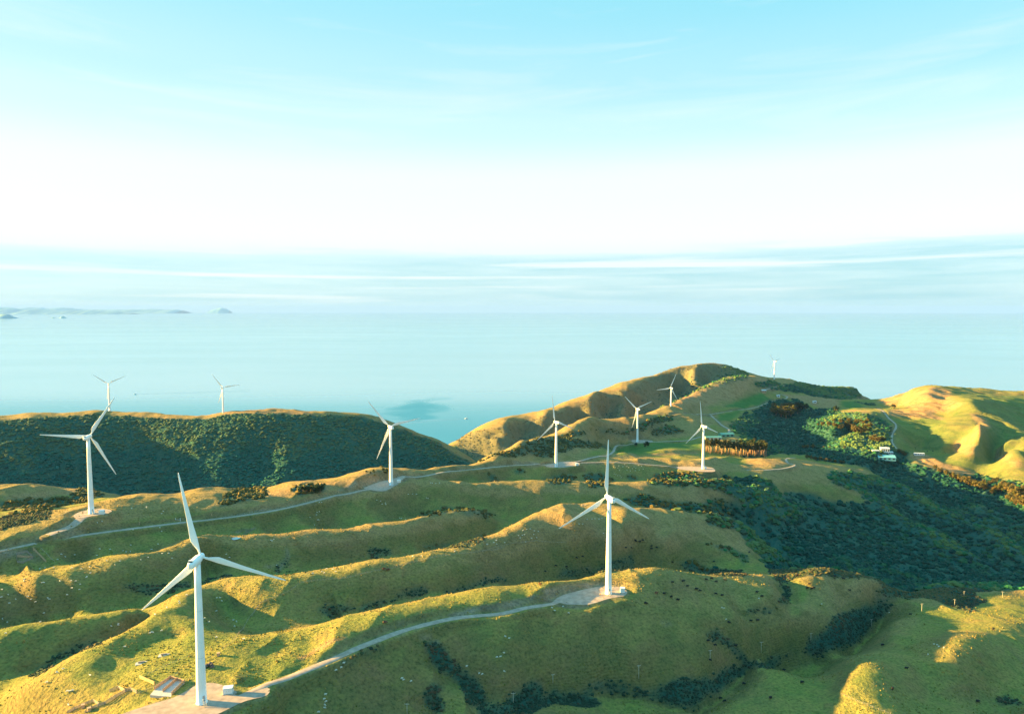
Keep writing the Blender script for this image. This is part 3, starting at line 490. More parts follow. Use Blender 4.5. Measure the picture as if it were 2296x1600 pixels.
 (3, [(0,985),(700,770),(1000,640),(1300,630),(1650,490),(1950,480),(2050,600),(1900,760),(1500,800),(1100,830),(800,980),(0,1035)], 1000, 2100, 'G', .6, 5),
 (2, [(-440,600),(-300,575),(-150,545),(0,525),(250,520),(600,540),(640,590),(560,590),(400,570),(250,570),(0,578),(-250,590)], 1300, 1900, 'G', .9, 2), (1, [(280,600),(450,572),(700,555),(900,540),(1200,548),(1300,570),(1100,578),(700,578),(500,590),(300,620)], 1300, 1900, 'G', .6, 2),
 (1, [(0,1310),(180,1255),(400,1220),(720,1195),(620,1240),(400,1290),(130,1310)], 600, 1000, 'G', .9, 4),
 (3, [(2080,480),(2150,450),(2290,380),(2290,530),(2100,520)], 1500, 2300, 'A', 1.0, 4), (4, [(-60,400),(0,370),(130,390),(210,440),(80,490),(-80,510)], 1500, 2400, 'A', 1.0, 3), (4, [(760,460),(900,445),(970,500),(860,510)], 1500, 2400, 'A', .9, 2), (3, [(1120,880),(1240,845),(1460,820),(1880,820),(1880,880),(1500,890),(1300,930),(1180,915)], 1000, 1500, 'A', .8, 4), (3, [(1980,590),(2120,570),(2280,540),(2150,640),(2110,680)], 1300, 2000, 'A', .8, 3),
 (7, [(600,600),(520,545),(700,500),(900,480),(1065,470),(1065,500),(950,515),(820,545),(700,580),(640,630)], 430, 560, 'B', 1.0, 4), (7, [(-200,740),(0,700),(200,650),(400,610),(580,585),(600,640),(400,670),(200,700),(0,735)], 400, 540, 'B', .9, 4), (6, [(1780,755),(2000,700),(2290,655),(2290,715),(2000,745),(1800,765)], 380, 520, 'B', .85, 4),
 (6, [(385,180),(410,260),(330,340),(300,390),(330,400),(360,340),(425,255),(405,180)], 430, 660, 'B', .9, 2), (6, [(190,345),(330,300),(340,325),(240,360)], 430, 640, 'B', .55, 5), (6, [(10,90),(60,40),(130,10),(140,20),(70,60),(40,85),(70,95),(40,100)], 520, 720, 'B', .9, 2), (5, [(1950,60),(2010,40),(2120,25),(2130,40),(2010,70)], 520, 720, 'B', .8, 4),
 (6, [(1520,945),(1600,925),(1650,930),(1630,950),(1540,970)], 330, 470, 'B', .9, 4), (6, [(1600,1000),(1680,965),(1750,1005),(1660,990),(1610,1020),(1600,1130),(1580,1040)], 330, 470, 'B', .8, 3), (8, [(1060,565),(1150,570),(1175,605),(1100,590)], 500, 700, 'B', 1.0, 2), (8, [(1110,610),(1220,660),(1190,665),(1110,620)], 480, 700, 'B', .8, 2), (7, [(1530,810),(1640,810),(1650,840),(1580,860)], 380, 520, 'B', .45, 5), (6, [(1340,800),(1400,790),(1420,820),(1370,835)], 350, 480, 'B', .7, 3),
 (5, [(-60,240),(60,210),(150,205),(290,180),(400,290),(200,310),(140,270),(60,300),(-60,340)], 430, 620, 'B', .75, 4), (5, [(1590,600),(1990,60),(1990,60)], 1, 2, 'B', 0, 1),
 (1, [(2080,820),(2100,850)], 1, 2, 'B', 0, 1), (2, [(805,1070),(820,1065),(835,1100),(825,1105)], 1200, 1700, 'B', .9, 1), (2, [(1045,800),(1080,795),(1085,825),(1050,825)], 1200, 1800, 'B', .8, 2), (2, [(1520,915),(1545,905),(1550,930),(1525,935)], 1200, 1800, 'B', .8, 2), (1, [(1460,725),(1475,720),(1475,760),(1465,755)], 1200, 1800, 'B', .9, 1), (1, [(1195,850),(1260,835),(1280,842),(1210,855)], 1200, 1800, 'B', .7, 1), (1, [(1300,830),(1370,812),(1372,820),(1310,838)], 1200, 1800, 'B', .7, 1), (1, [(1145,1075),(1165,1072),(1165,1090)], 1200, 1800, 'B', .8, 1), (1, [(1185,1150),(1220,1170),(1215,1175)], 1200, 1800, 'B', .8, 1), (1, [(1200,1210),(1245,1245),(1225,1245)], 1200, 1800, 'B', .8, 1),
 (2, [(820,1235),(880,1200),(1040,1130),(1180,1125),(1200,1140),(1080,1175),(920,1225)], 700, 900, 'B', .8, 3), (3, [(250,1000),(450,975),(640,990),(560,1015),(300,1020)], 950, 1150, 'B', .7, 3),
 (1, [(380,1490),(560,1395),(600,1400),(480,1470)], 520, 680, 'B', .4, 3),
]
# fine relief first, so the zones can sit on it
calm = 1 - np.clip(ROADM * 1.2, 0, 1)
px_, py_ = project(XX, YY, Z)
RAG = [vnoise(XX, YY, 22, 5), vnoise(XX, YY, 9, 6), vnoise(XX, YY, 24, 15), vnoise(XX, YY, 8, 16)]
zone = {k: np.zeros_like(Z) for k in 'RGBA'}
for c, P, d0, d1, ch, amt, rag in ZONE:
    if amt <= 0: continue
    Q = cc(c, P); rs, _ = window([(0, d0), (0, d1)], 0)
    fpx = rag * 1.0; x = px_[rs] + fpx * (RAG[0][rs] * .9 + RAG[1][rs] * .8); y = py_[rs] + fpx * .55 * (RAG[2][rs] * .9 + RAG[3][rs] * .8)
    qx = [q[0] for q in Q]; qy = [q[1] for q in Q]; dd = YY[rs]
    m = (x > min(qx)) & (x < max(qx)) & (y > min(qy)) & (y < max(qy)) & (dd > d0) & (dd < d1)
    if not m.any(): continue
    ins = np.zeros(x.shape, bool); ins[m] = pip(x[m], y[m], Q); zr = zone[ch][rs]; zr[ins] = np.maximum(zr[ins], amt)
def blur(F, n=1):
    for _ in range(n):
        F = (np.roll(F, 1, 0) + 2 * F + np.roll(F, -1, 0)) / 4; F = (np.roll(F, 1, 1) + 2 * F + np.roll(F, -1, 1)) / 4
    return F
zone['B'] = np.maximum(zone['B'], .8 * ROADM * np.clip(vnoise(XX, YY, 3.3, 33) + .6, 0, 1)); zone['B'] = np.maximum(zone['B'] * (.65 + .35 * np.clip(vnoise(XX, YY, 5, 30) * 2 + .6, 0, 1)), CUTM * .9)
RAWBUSH = zone['R'].copy()
_zc = Z[::4, ::4].copy(); CURV = np.pad((_zc - blur(_zc, 60)).repeat(4, 0).repeat(4, 1), ((0, 4), (0, 4)), 'edge')[:NR, :NC]; CURV = blur(CURV, 8)
zone['G'] = np.maximum(zone['G'], np.clip(CURV * .42 - .55 + .3 * RAG[0], 0, .6) * np.clip((YY - 430) / 160, 0, 1) * np.where((px_ > 1950) & (YY > 1150), .25, 1))
zone['A'] *= np.where(YY > 1150, 1 - .9 * np.clip(zone['G'] * 1.6, 0, 1), 1)  # clears the green, painted shade included, from the sunlit dry strips
for k in 'RGA': zone[k] = blur(zone[k], 2)
zone['B'] = blur(zone['B'], 1); zone['R'] *= calm; zone['B'] *= (1 - zone['R'] * .5)
hillf = np.clip((YY - 1150) / 150, 0, 1)
Z += calm * ((1.7 * vnoise(XX, YY, 61, 1) + .85 * vnoise(XX, YY, 27, 2)) * np.clip(YY / 700, .5, 1.6) + .26 * vnoise(XX, YY, 9.3, 3) + .15 * vnoise(XX, YY, 3.7, 4))
Z += zone['R'] * calm * (.8 * vnoise(XX, YY, 6.5, 8) + .5 * vnoise(XX, YY, 3.1, 9)) * (1 + 1.2 * hillf)
rib = np.abs(vnoise(XX + 6 * RAG[0], YY * .55, 19, 51)) + .7 * np.abs(vnoise(XX + 10 * RAG[0], YY * .5, 41, 52)); Z += calm * (1 - hillf) * (1 - zone['R'] * .5) * 1.3 * (.5 - rib)
nreg = np.clip((px_ - 1960) / 60, 0, 1) * np.clip((YY - 1180) / 120, 0, 1) * np.clip((2500 - YY) / 300, 0, 1); e2 = np.abs(vnoise(XX * .8 + YY * .6 + 8 * RAG[0], (YY * .8 - XX * .6) * .22, 34, 61)) + .6 * np.abs(vnoise(XX * .8 + YY * .6 + 6 * RAG[0], (YY * .8 - XX * .6) * .25, 15, 62)); Z += calm * nreg * 5.0 * (.5 - e2)
# erosion-like ribbing on the big scrub faces
ero = np.abs(vnoise(XX + .35 * YY + 14 * RAG[0], YY * .28, 58, 21)) + .5 * np.abs(vnoise(XX + .35 * YY + 9 * RAG[0], YY * .3, 27, 22))
Z += hillf * np.clip(zone['R'] + zone['G'], 0, 1) * calm * (4.0 * (.45 - ero)) * np.where(XX < 20, .75, 1.0)
# ------------------------------------------------------------------ materials
def mat_(name):
    m = bpy.data.materials.new(name); m.use_nodes = True; return m, m.node_tree, m.node_tree.nodes['Principled BSDF']
def simple(name, col, rough=.7, var=.0, scale=1.0, metal=0.0, spec=.3, bump=0.0):
    m, nt, b = mat_(name); b.inputs['Roughness'].default_value = rough; b.inputs['Metallic'].default_value = metal; b.inputs['Specular IOR Level'].default_value = spec
    b.inputs['Base Color'].default_value = (*col, 1)
    if var:
        tc = nt.nodes.new('ShaderNodeTexCoord'); nz = nt.nodes.new('ShaderNodeTexNoise'); nz.inputs['Scale'].default_value = scale; nz.inputs['Detail'].default_value = 6
        nt.links.new(tc.outputs['Object'], nz.inputs['Vector']); r = nt.nodes.new('ShaderNodeValToRGB')
        r.color_ramp.elements[0].position = .3; r.color_ramp.elements[1].position = .7
        r.color_ramp.elements[0].color = (*[c * (1 - var) for c in col], 1); r.color_ramp.elements[1].color = (*[min(c * (1 + var), 1) for c in col], 1)
        nt.links.new(nz.outputs['Fac'], r.inputs[0]); nt.links.new(r.outputs[0], b.inputs['Base Color'])
        if bump:
            bp = nt.nodes.new('ShaderNodeBump'); bp.inputs['Distance'].default_value = bump; nt.links.new(nz.outputs['Fac'], bp.inputs['Height']); nt.links.new(bp.outputs[0], b.inputs['Normal'])
    return m
def ground_material():
    m, nt, b = mat_("grassland"); N = nt.nodes.new; L = nt.links.new
    b.inputs['Roughness'].default_value = .95; b.inputs['Specular IOR Level'].default_value = .05
    at_ = N('ShaderNodeAttribute'); at_.attribute_name = 'zones'; sp = N('ShaderNodeSeparateColor'); L(at_.outputs['Color'], sp.inputs[0])
    geo = N('ShaderNodeNewGeometry')
    def nz(scale, det=5, rough=.55, dist=0, vec=None):
        n = N('ShaderNodeTexNoise'); n.inputs['Scale'].default_value = scale; n.inputs['Detail'].default_value = det; n.inputs['Roughness'].default_value = rough; n.inputs['Distortion'].default_value = dist
        L(vec or geo.outputs['Position'], n.inputs['Vector']); return n.outputs['Fac']
    def ramp(f, pts):
        r = N('ShaderNodeValToRGB'); cr = r.color_ramp
        while len(cr.elements) > 1: cr.elements.remove(cr.elements[-1])
        for i, (p, c) in enumerate(pts):
            e = cr.elements[0] if i == 0 else cr.elements.new(p); e.position = p; e.color = (*c, 1)
        L(f, r.inputs[0]); return r.outputs[0]
    def mix(f, a, c, typ='MIX'):
        n = N('ShaderNodeMix'); n.data_type = 'RGBA'; n.blend_type = typ
        if isinstance(f, float): n.inputs[0].default_value = f
        else: L(f, n.inputs[0])
        for i, v in ((6, a), (7, c)):
            if isinstance(v, tuple): n.inputs[i].default_value = (*v, 1)
            else: L(v, n.inputs[i])
        return n.outputs[2]
    big = nz(.012, 4, .6); mid = nz(.07, 5, .6, .5); fin = nz(.55, 4, .65); tuf = nz(.22, 5, .7, .3)
    g = ramp(big, [(.34, (.165, .168, .050)), (.5, (.225, .190, .058)), (.66, (.262, .172, .072))])
    g2 = ramp(mid, [(.36, (.132, .156, .046)), (.55, (.240, .196, .058)), (.72, (.295, .188, .074))])
    grass = mix(.5, g, g2)
    speck = ramp(fin, [(.30, (.50, .54, .52)), (.5, (1, 1, 1)), (.72, (1.38, 1.28, 1.1))])
    grass = mix(1.0, grass, speck, 'MULTIPLY')
    dry = ramp(mid, [(.35, (.24, .142, .060)), (.55, (.34, .212, .105)), (.7, (.27, .16, .072))])
    dry = mix(1.0, dry, speck, 'MULTIPLY')
    lush_shade = ramp(mid, [(.35, (.045, .125, .030)), (.65, (.075, .165, .040))])
    bush = ramp(tuf, [(.32, (.016, .070, .064)), (.5, (.026, .094, .074)), (.68, (.052, .106, .068))])
    bush = mix(ramp(big, [(.45, (0, 0, 0)), (.6, (1, 1, 1))]), bush, mix(1.0, bush, (1.5, 1.1, 1.0), 'MULTIPLY'))
    earth = ramp(mid, [(.35, (.15, .11, .075)), (.6, (.27, .22, .165))]); earth = mix(1.0, earth, speck, 'MULTIPLY')
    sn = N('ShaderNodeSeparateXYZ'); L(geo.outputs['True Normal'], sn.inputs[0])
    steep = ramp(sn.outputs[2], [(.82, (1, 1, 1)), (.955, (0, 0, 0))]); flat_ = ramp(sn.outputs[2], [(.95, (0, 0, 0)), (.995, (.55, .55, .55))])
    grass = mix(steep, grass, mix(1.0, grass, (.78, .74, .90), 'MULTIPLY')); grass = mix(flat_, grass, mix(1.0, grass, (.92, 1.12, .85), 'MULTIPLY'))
    c = mix(sp.outputs[1], grass, dry); c = mix(at_.outputs['Alpha'], c, lush_shade); c = mix(sp.outputs[0], c, bush); c = mix(sp.outputs[2], c, earth)
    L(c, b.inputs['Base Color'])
    bp = N('ShaderNodeBump'); bp.inputs['Strength'].default_value = 1.0; bp.inputs['Distance'].default_value = 1.1
    # stock terracettes: narrow steps that follow the contours of the steeper faces
    sp_ = N('ShaderNodeSeparateXYZ'); L(geo.outputs['Position'], sp_.inputs[0]); ma = N('ShaderNodeMath'); ma.operation = 'MULTIPLY_ADD'; ma.inputs[1].default_value = 22.0; L(mid, ma.inputs[0])
    mz = N('ShaderNodeMath'); mz.operation = 'MULTIPLY'; mz.inputs[1].default_value = 4.2; L(sp_.outputs[2], mz.inputs[0]); L(mz.outputs[0], ma.inputs[2])
    sn2 = N('ShaderNodeMath'); sn2.operation = 'SINE'; L(ma.outputs[0], sn2.inputs[0]); st_ = N('ShaderNodeMath'); st_.operation = 'MULTIPLY'; L(sn2.outputs[0], st_.inputs[0])
    gate_ = ramp(sn.outputs[2], [(.84, (.10, .10, .10)), (.95, (0, 0, 0))]); L(gate_, st_.inputs[1]); hs_ = N('ShaderNodeMath'); hs_.operation = 'ADD'; L(fin, hs_.inputs[0]); L(st_.outputs[0], hs_.inputs[1]); L(hs_.outputs[0], bp.inputs['Height'])
    bp2 = N('ShaderNodeBump'); bp2.inputs['Strength'].default_value = .7; bp2.inputs['Distance'].default_value = 1.2; L(tuf, bp2.inputs['Height']); L(bp.outputs[0], bp2.inputs['Normal'])
    L(bp2.outputs[0], b.inputs['Normal']); return m
M_ground = ground_material()
M_white = simple("white_paint", (.80, .80, .79), .35, .03, .25, spec=.5)
M_gravel = simple("gravel", (.37, .28, .225), .95, .22, .35, spec=.1, bump=.05)
M_steel = simple("galvanised_steel", (.45, .47, .48), .45, .1, 2, .6)
M_dark = simple("dark_vent", (.03, .035, .04), .6, .1, 2)
M_conc = simple("concrete", (.42, .41, .39), .9, .18, .8, bump=.02)

# ------------------------------------------------------------------ the ground sheet
idx = np.arange(NR * NC).reshape(NR, NC)
quad = np.stack([idx[:-1, :-1], idx[:-1, 1:], idx[1:, 1:], idx[1:, :-1]], -1).reshape(-1, 4)
V = np.stack([XX, YY, Z], -1).reshape(-1, 3)
zc = np.stack([zone['R'], zone['G'], zone['B'], zone['A']], -1).reshape(-1, 4)
terrain = mesh_np("terrain", V, quad, M_ground, attrs={'zones': zc}); tag(terrain, 'rolling grassy hills with scrubby valleys above the sea', kind='structure')

# ------------------------------------------------------------------ sea
def sea_material():
    m, nt, b = mat_("sea_water"); N = nt.nodes.new; L = nt.links.new
    geo = N('ShaderNodeNewGeometry'); mp = N('ShaderNodeMapping'); mp.inputs['Scale'].default_value = (.0002, .0007, 1); L(geo.outputs['Position'], mp.inputs[0])
    n1 = N('ShaderNodeTexNoise'); n1.inputs['Scale'].default_value = 1.0; n1.inputs['Detail'].default_value = 6; n1.inputs['Roughness'].default_value = .6; n1.inputs['Distortion'].default_value = .6; L(mp.outputs[0], n1.inputs['Vector'])
    r = N('ShaderNodeValToRGB'); r.color_ramp.elements[0].position = .35; r.color_ramp.elements[1].position = .68
    r.color_ramp.elements[0].color = (.10, .10, .10, 1); r.color_ramp.elements[1].color = (.17, .17, .17, 1); L(n1.outputs['Fac'], r.inputs[0]); L(r.outputs[0], b.inputs['Roughness'])
    # darker, rougher water in a patch off the bay and towards the shore
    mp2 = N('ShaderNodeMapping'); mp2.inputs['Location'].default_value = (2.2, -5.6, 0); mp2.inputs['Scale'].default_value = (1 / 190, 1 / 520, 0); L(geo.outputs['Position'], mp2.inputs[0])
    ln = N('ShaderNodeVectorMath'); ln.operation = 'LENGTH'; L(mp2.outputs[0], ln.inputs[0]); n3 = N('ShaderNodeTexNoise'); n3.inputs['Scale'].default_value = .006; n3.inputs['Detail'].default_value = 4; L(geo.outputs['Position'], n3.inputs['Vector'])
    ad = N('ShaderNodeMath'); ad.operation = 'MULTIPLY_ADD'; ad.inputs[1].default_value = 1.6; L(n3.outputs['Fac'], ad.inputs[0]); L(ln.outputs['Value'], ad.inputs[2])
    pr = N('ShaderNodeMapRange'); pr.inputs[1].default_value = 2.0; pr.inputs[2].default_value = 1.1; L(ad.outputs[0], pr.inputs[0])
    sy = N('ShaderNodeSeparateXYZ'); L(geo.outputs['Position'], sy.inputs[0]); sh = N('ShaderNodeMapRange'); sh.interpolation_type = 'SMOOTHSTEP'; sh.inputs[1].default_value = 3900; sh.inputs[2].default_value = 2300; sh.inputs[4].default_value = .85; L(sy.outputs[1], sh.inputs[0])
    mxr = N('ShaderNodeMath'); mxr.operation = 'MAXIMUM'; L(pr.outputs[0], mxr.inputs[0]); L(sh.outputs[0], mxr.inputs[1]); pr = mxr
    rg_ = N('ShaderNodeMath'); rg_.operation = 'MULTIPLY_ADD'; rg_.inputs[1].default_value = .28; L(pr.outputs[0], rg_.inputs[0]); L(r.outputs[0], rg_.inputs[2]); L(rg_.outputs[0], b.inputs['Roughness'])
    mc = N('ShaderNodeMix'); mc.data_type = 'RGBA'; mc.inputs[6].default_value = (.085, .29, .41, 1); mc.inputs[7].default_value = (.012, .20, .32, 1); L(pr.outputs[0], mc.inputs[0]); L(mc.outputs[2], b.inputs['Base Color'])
    b.inputs['IOR'].default_value = 1.333; b.inputs['Specular IOR Level'].default_value = .5
    n2 = N('ShaderNodeTexNoise'); n2.inputs['Scale'].default_value = .02; n2.inputs['Detail'].default_value = 6; L(geo.outputs['Position'], n2.inputs['Vector'])
    bp = N('ShaderNodeBump'); bp.inputs['Strength'].default_value = .03; bp.inputs['Distance'].default_value = 3; L(n2.outputs['Fac'], bp.inputs['Height']); L(bp.outputs[0], b.inputs['Normal'])
    return m
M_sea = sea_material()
bm = bmesh.new(); rr = [0, 2000, 8000, 30000, 70000, 130000]; prev = None
for r_ in rr[1:]:
    ring = [bm.verts.new((r_ * math.cos(2 * math.pi * k / 96), r_ * math.sin(2 * math.pi * k / 96), 0)) for k in range(96)]
    if prev is None: bm.faces.new(ring)
    else:
        for k in range(96): bm.faces.new((prev[k], ring[k], ring[(k + 1) % 96], prev[(k + 1) % 96]))
    prev = ring
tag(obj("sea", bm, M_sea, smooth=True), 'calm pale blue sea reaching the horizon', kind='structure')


# ------------------------------------------------------------------ sea haze
def build_haze():
    m = bpy.data.materials.new("haze_air"); m.use_nodes = True; nt = m.node_tree; nt.nodes.clear()
    o = nt.nodes.new('ShaderNodeOutputMaterial'); v = nt.nodes.new('ShaderNodeVolumePrincipled')
    v.inputs['Color'].default_value = (.175, .355, .90, 1); v.inputs['Density'].default_value = 1.05e-5; v.inputs['Anisotropy'].default_value = 0.0
    nt.links.new(v.outputs[0], o.inputs['Volume'])
    bm = bmesh.new(); bm_box(bm, (0, 0, 532), (272000, 272000, 1235)); h = obj("haze", bm, m); tag(h, 'thin pale sea haze over the whole bay', kind='stuff')
build_haze()

# ------------------------------------------------------------------ gravel roads and turbine pads
def ribbon(name, P, w, lift, mat):
    Vr, Fr = [], []
    for i, p in enumerate(P):
        a = P[max(i - 1, 0)]; b_ = P[min(i + 1, len(P) - 1)]; t = (b_ - a); t.z = 0; t.normalize(); nrm = Vector((-t.y, t.x, 0))
        ww = w * (1 + .10 * float(vnoise(np.array([p.x]), np.array([p.y]), 13, 2)[0]))
        for s, h in ((-.5, -.10), (-.42, .04), (0, .07), (.42, .04), (.5, -.10)):
            Vr.append(p + nrm * (s * ww) + Vector((0, 0, lift + h)))
    for i in range(len(P) - 1):
        for j in range(4): Fr.append((i * 5 + j, i * 5 + 5 + j, i * 5 + 6 + j, i * 5 + 1 + j))
    return mesh_np(name, [tuple(v) for v in Vr], Fr, mat)
for P, w in roads: tag(ribbon("gravel_road", P, w, .02, M_gravel), 'pale gravel road winding along the grassy ridges', kind='structure')
for Q, zb in padpoly:
    bm = bmesh.new(); Qs = []
    n = len(Q)
    for k in range(n):
        p0, p1, p2, p3 = (Vector(Q[(k + j) % n]) for j in (-1, 0, 1, 2))
        for i in range(3):
            t = i / 3; Qs.append(.5 * ((2 * p1) + (p2 - p0) * t + (2 * p0 - 5 * p1 + 4 * p2 - p3) * t * t + (3 * p1 - p0 - 3 * p2 + p3) * t ** 3))
    vs_ = [bm.verts.new((q.x, q.y, zb + .10)) for q in Qs]; f = bm.faces.new(vs_); bmesh.ops.triangulate(bm, faces=[f]); bm.normal_update()
    for f in bm.faces:
        if f.normal.z < 0: f.normal_flip()
    tag(obj("gravel_pad", bm, M_gravel), 'level gravel pad round the foot of a wind turbine', kind='structure')

# ------------------------------------------------------------------ wind turbines
def build_turbine():
    root = empty("wind_turbine", (0, 0, 0))
    bm = bmesh.new(); hs = [0, .35, .36, 8, 16, 24, 32, 40, 48, 56, 66.3]; rs_ = [2.55, 2.55, 2.28] + [2.28 - .93 * (h / 66.3) for h in hs[3:]]
    bm_tube(bm, [(0, 0, h) for h in hs], rs_, 40); tw = obj("tower", bm, M_white, root, True)
    for h in (22.1, 44.2):
        bm = bmesh.new(); bm_tube(bm, [(0, 0, h), (0, 0, h + .12)], [2.29 - .93 * h / 66.3] * 2, 40, False); obj("flange_ring", bm, M_steel, tw, True)
    bm = bmesh.new(); bm_box(bm, (.55, -2.22, 3.2), (.95, .25, 2.1)); obj("door", bm, M_steel, tw)
    bm = bmesh.new(); bm_box(bm, (.55, -2.9, 2.1), (1.1, 1.2, .1))
    for i in range(8): bm_box(bm, (.55, -3.6 - .22 * i, 1.9 - .25 * i), (1.0, .26, .06))
    for s in (-.5, .5):
        bm_tube(bm, [(.55 + s, -2.4, 3.1), (.55 + s, -3.5, 3.1), (.55 + s, -5.3, 1.0)], [.05] * 3, 6); bm_tube(bm, [(.55 + s, -3.45, 0), (.55 + s, -3.45, 3.1)], [.05] * 2, 6); bm_tube(bm, [(.55 + s, -5.3, 0), (.55 + s, -5.3, 1.0)], [.05] * 2, 6)
    obj("stairs", bm, M_steel, tw)
    hd = empty("nacelle_head", (0, 0, 68)); hd.parent = root
    # nacelle: rounded hexagonal pod, rotor axis +Y, tilted up 4 degrees
    bm = bmesh.new(); secs = [(-7.2, .9, .95), (-6.9, 1.35, 1.4), (-6.0, 1.62, 1.62), (-3, 1.75, 1.75), (0, 1.75, 1.75), (1.6, 1.65, 1.65), (2.5, 1.42, 1.42)]; rings = []
    for y, a, b_ in secs:
        ring = []
        for k in range(28):
            t = 2 * math.pi * k / 28; ct, st = math.cos(t), math.sin(t); q = (abs(ct) ** 3.2 + abs(st) ** 3.2) ** (-1 / 3.2)
            ring.append(bm.verts.new((a * q * ct, y, b_ * q * st + .05)))
        rings.append(ring)
    for A, B in zip(rings, rings[1:]):
        for k in range(28): bm.faces.new((A[k], B[k], B[(k + 1) % 28], A[(k + 1) % 28]))
    bm.faces.new(rings[0]); bm.faces.new(list(reversed(rings[-1])))
    nac = obj("nacelle", bm, M_white, root, True); nac.location = (0, 0, 68); nac.rotation_euler = (R(4), 0, 0)
    bm = bmesh.new(); bm_box(bm, (0, -6.0, 1.95), (2.3, .9, .9), taper=.86); obj("cooler_hood", bm, M_white, nac)
    bm = bmesh.new(); bm_box(bm, (0, -6.47, 1.95), (1.8, .06, .6)); obj("vent", bm, M_dark, nac)
    bm = bmesh.new(); bm_tube(bm, [(.7, -5.2, 1.6), (.7, -5.2, 3.1)], [.05, .04], 6); bm_tube(bm, [(-.7, -5.2, 1.6), (-.7, -5.2, 3.1)], [.05, .04], 6); bm_tube(bm, [(-.9, -5.2, 2.9), (.9, -5.2, 2.9)], [.04, .04], 6); obj("weather_mast", bm, M_steel, nac)
    bm = bmesh.new(); bm_tube(bm, [(0, 0, -1.9), (0, 0, -.9)], [1.45, 1.5], 28); obj("yaw_collar", bm, M_white, nac, True)
    bm = bmesh.new(); bm_tube(bm, [(0, 2.5, 0), (0, 2.75, 0), (0, 4.4, 0), (0, 5.0, 0), (0, 5.5, 0), (0, 5.8, 0)], [1.38, 1.55, 1.5, 1.25, .8, .3], 28)
    hub = obj("hub", bm, M_white, root, True); hub.location = (0, 0, 68); hub.rotation_euler = (R(4), 0, 0)
    bpy.data.objects.remove(hd)
    # blade along +Z from the hub axis at y = 3.6
    bm = bmesh.new(); st = [(1.0, .95, .95, 0), (2.2, .95, .95, 0), (3.6, 1.25, .80, .1), (6, 2.5, .62, .55), (8.2, 3.35, .52, .85), (10.5, 3.2, .44, .82), (15, 2.65, .34, .66), (20, 2.2, .27, .5), (26, 1.75, .2, .37), (32, 1.3, .14, .25), (37, .92, .09, .16), (39.6, .6, .06, .09), (40.6, .22, .03, .02)]
    rings = []
    for z, ch, th, off in st:
        tw_ = R(11) * max(0, 1 - z / 30); ring = []
        for k in range(20):
            t = 2 * math.pi * k / 20; x = .5 * ch * math.cos(t); y = .5 * th * math.sin(t) * (1.0 if ch == th else (1 + .55 * math.cos(t)) * .9)
            x -= off; ring.append(bm.verts.new((x * math.cos(tw_) - y * math.sin(tw_), 3.6 + x * math.sin(tw_) + y * math.cos(tw_) + .0009 * z * z, z)))
        rings.append(ring)
    for A, B in zip(rings, rings[1:]):
        for k in range(20): bm.faces.new((A[k], A[(k + 1) % 20], B[(k + 1) % 20], B[k]))
    bm.faces.new(list(reversed(rings[0]))); bm.faces.new(rings[-1])
    bl = obj("blade", bm, M_white, root, True)
    for k in (1, 2): b2 = bl.copy(); link(b2); b2.parent = root
    return root
def pose_turbine(t, x, y, z, yaw, ph):
    t.location = (x, y, z); t.rotation_euler = (0, 0, 0); Ry = Matrix.Rotation(-R(yaw), 4, 'Z'); k = 0
    for ch in t.children:
        nm = ch.name.split('.')[0]
        if nm in ('nacelle', 'hub'): ch.matrix_local = Matrix.Translation((0, 0, 68)) @ Ry @ Matrix.Rotation(R(4), 4, 'X')
        elif nm == 'blade':
            ch.matrix_local = Matrix.Translation((0, 0, 68)) @ Ry @ Matrix.Rotation(R(4), 4, 'X') @ Matrix.Rotation(R(ph + 120 * k), 4, 'Y'); k += 1
        else: ch.matrix_local = Matrix.Rotation(TROT, 4, 'Z')
TLAB = ['nearest white wind turbine on the gravel pad beside the wooden stock yards', 'white wind turbine on the oval gravel pad at the end of the near gravel road',
 'white wind turbine at the far left on a grassy knoll where the road forks', 'white wind turbine beside the road in front of the dark scrub-covered hill and bay',
 'white wind turbine standing where the road bends beside the scrubby slope', 'white wind turbine by the lone round bush on the middle plateau',
 'white wind turbine in front of the shaded coastal ridge, on the grassy shelf', 'white wind turbine on the square pad in front of the row of pines',
 'tiny far white wind turbine on the skyline ridge right of the peak', 'leftmost white turbine on top of the dark hill, its blades against the sea', 'white turbine on top of the dark hill beside the golden ridge strip, against the sea']
TROT = R(14)
proto = build_turbine()
for i, (x, y, z, yaw, ph) in enumerate(TURB):
    t = proto if i == 0 else copy_tree(proto)
    TROT = math.atan2(x, y) * -1 + R(10)
    pose_turbine(t, x, y, z, yaw, ph); tag(t, TLAB[i], 'wind turbine', 'white wind turbines along the ridges')
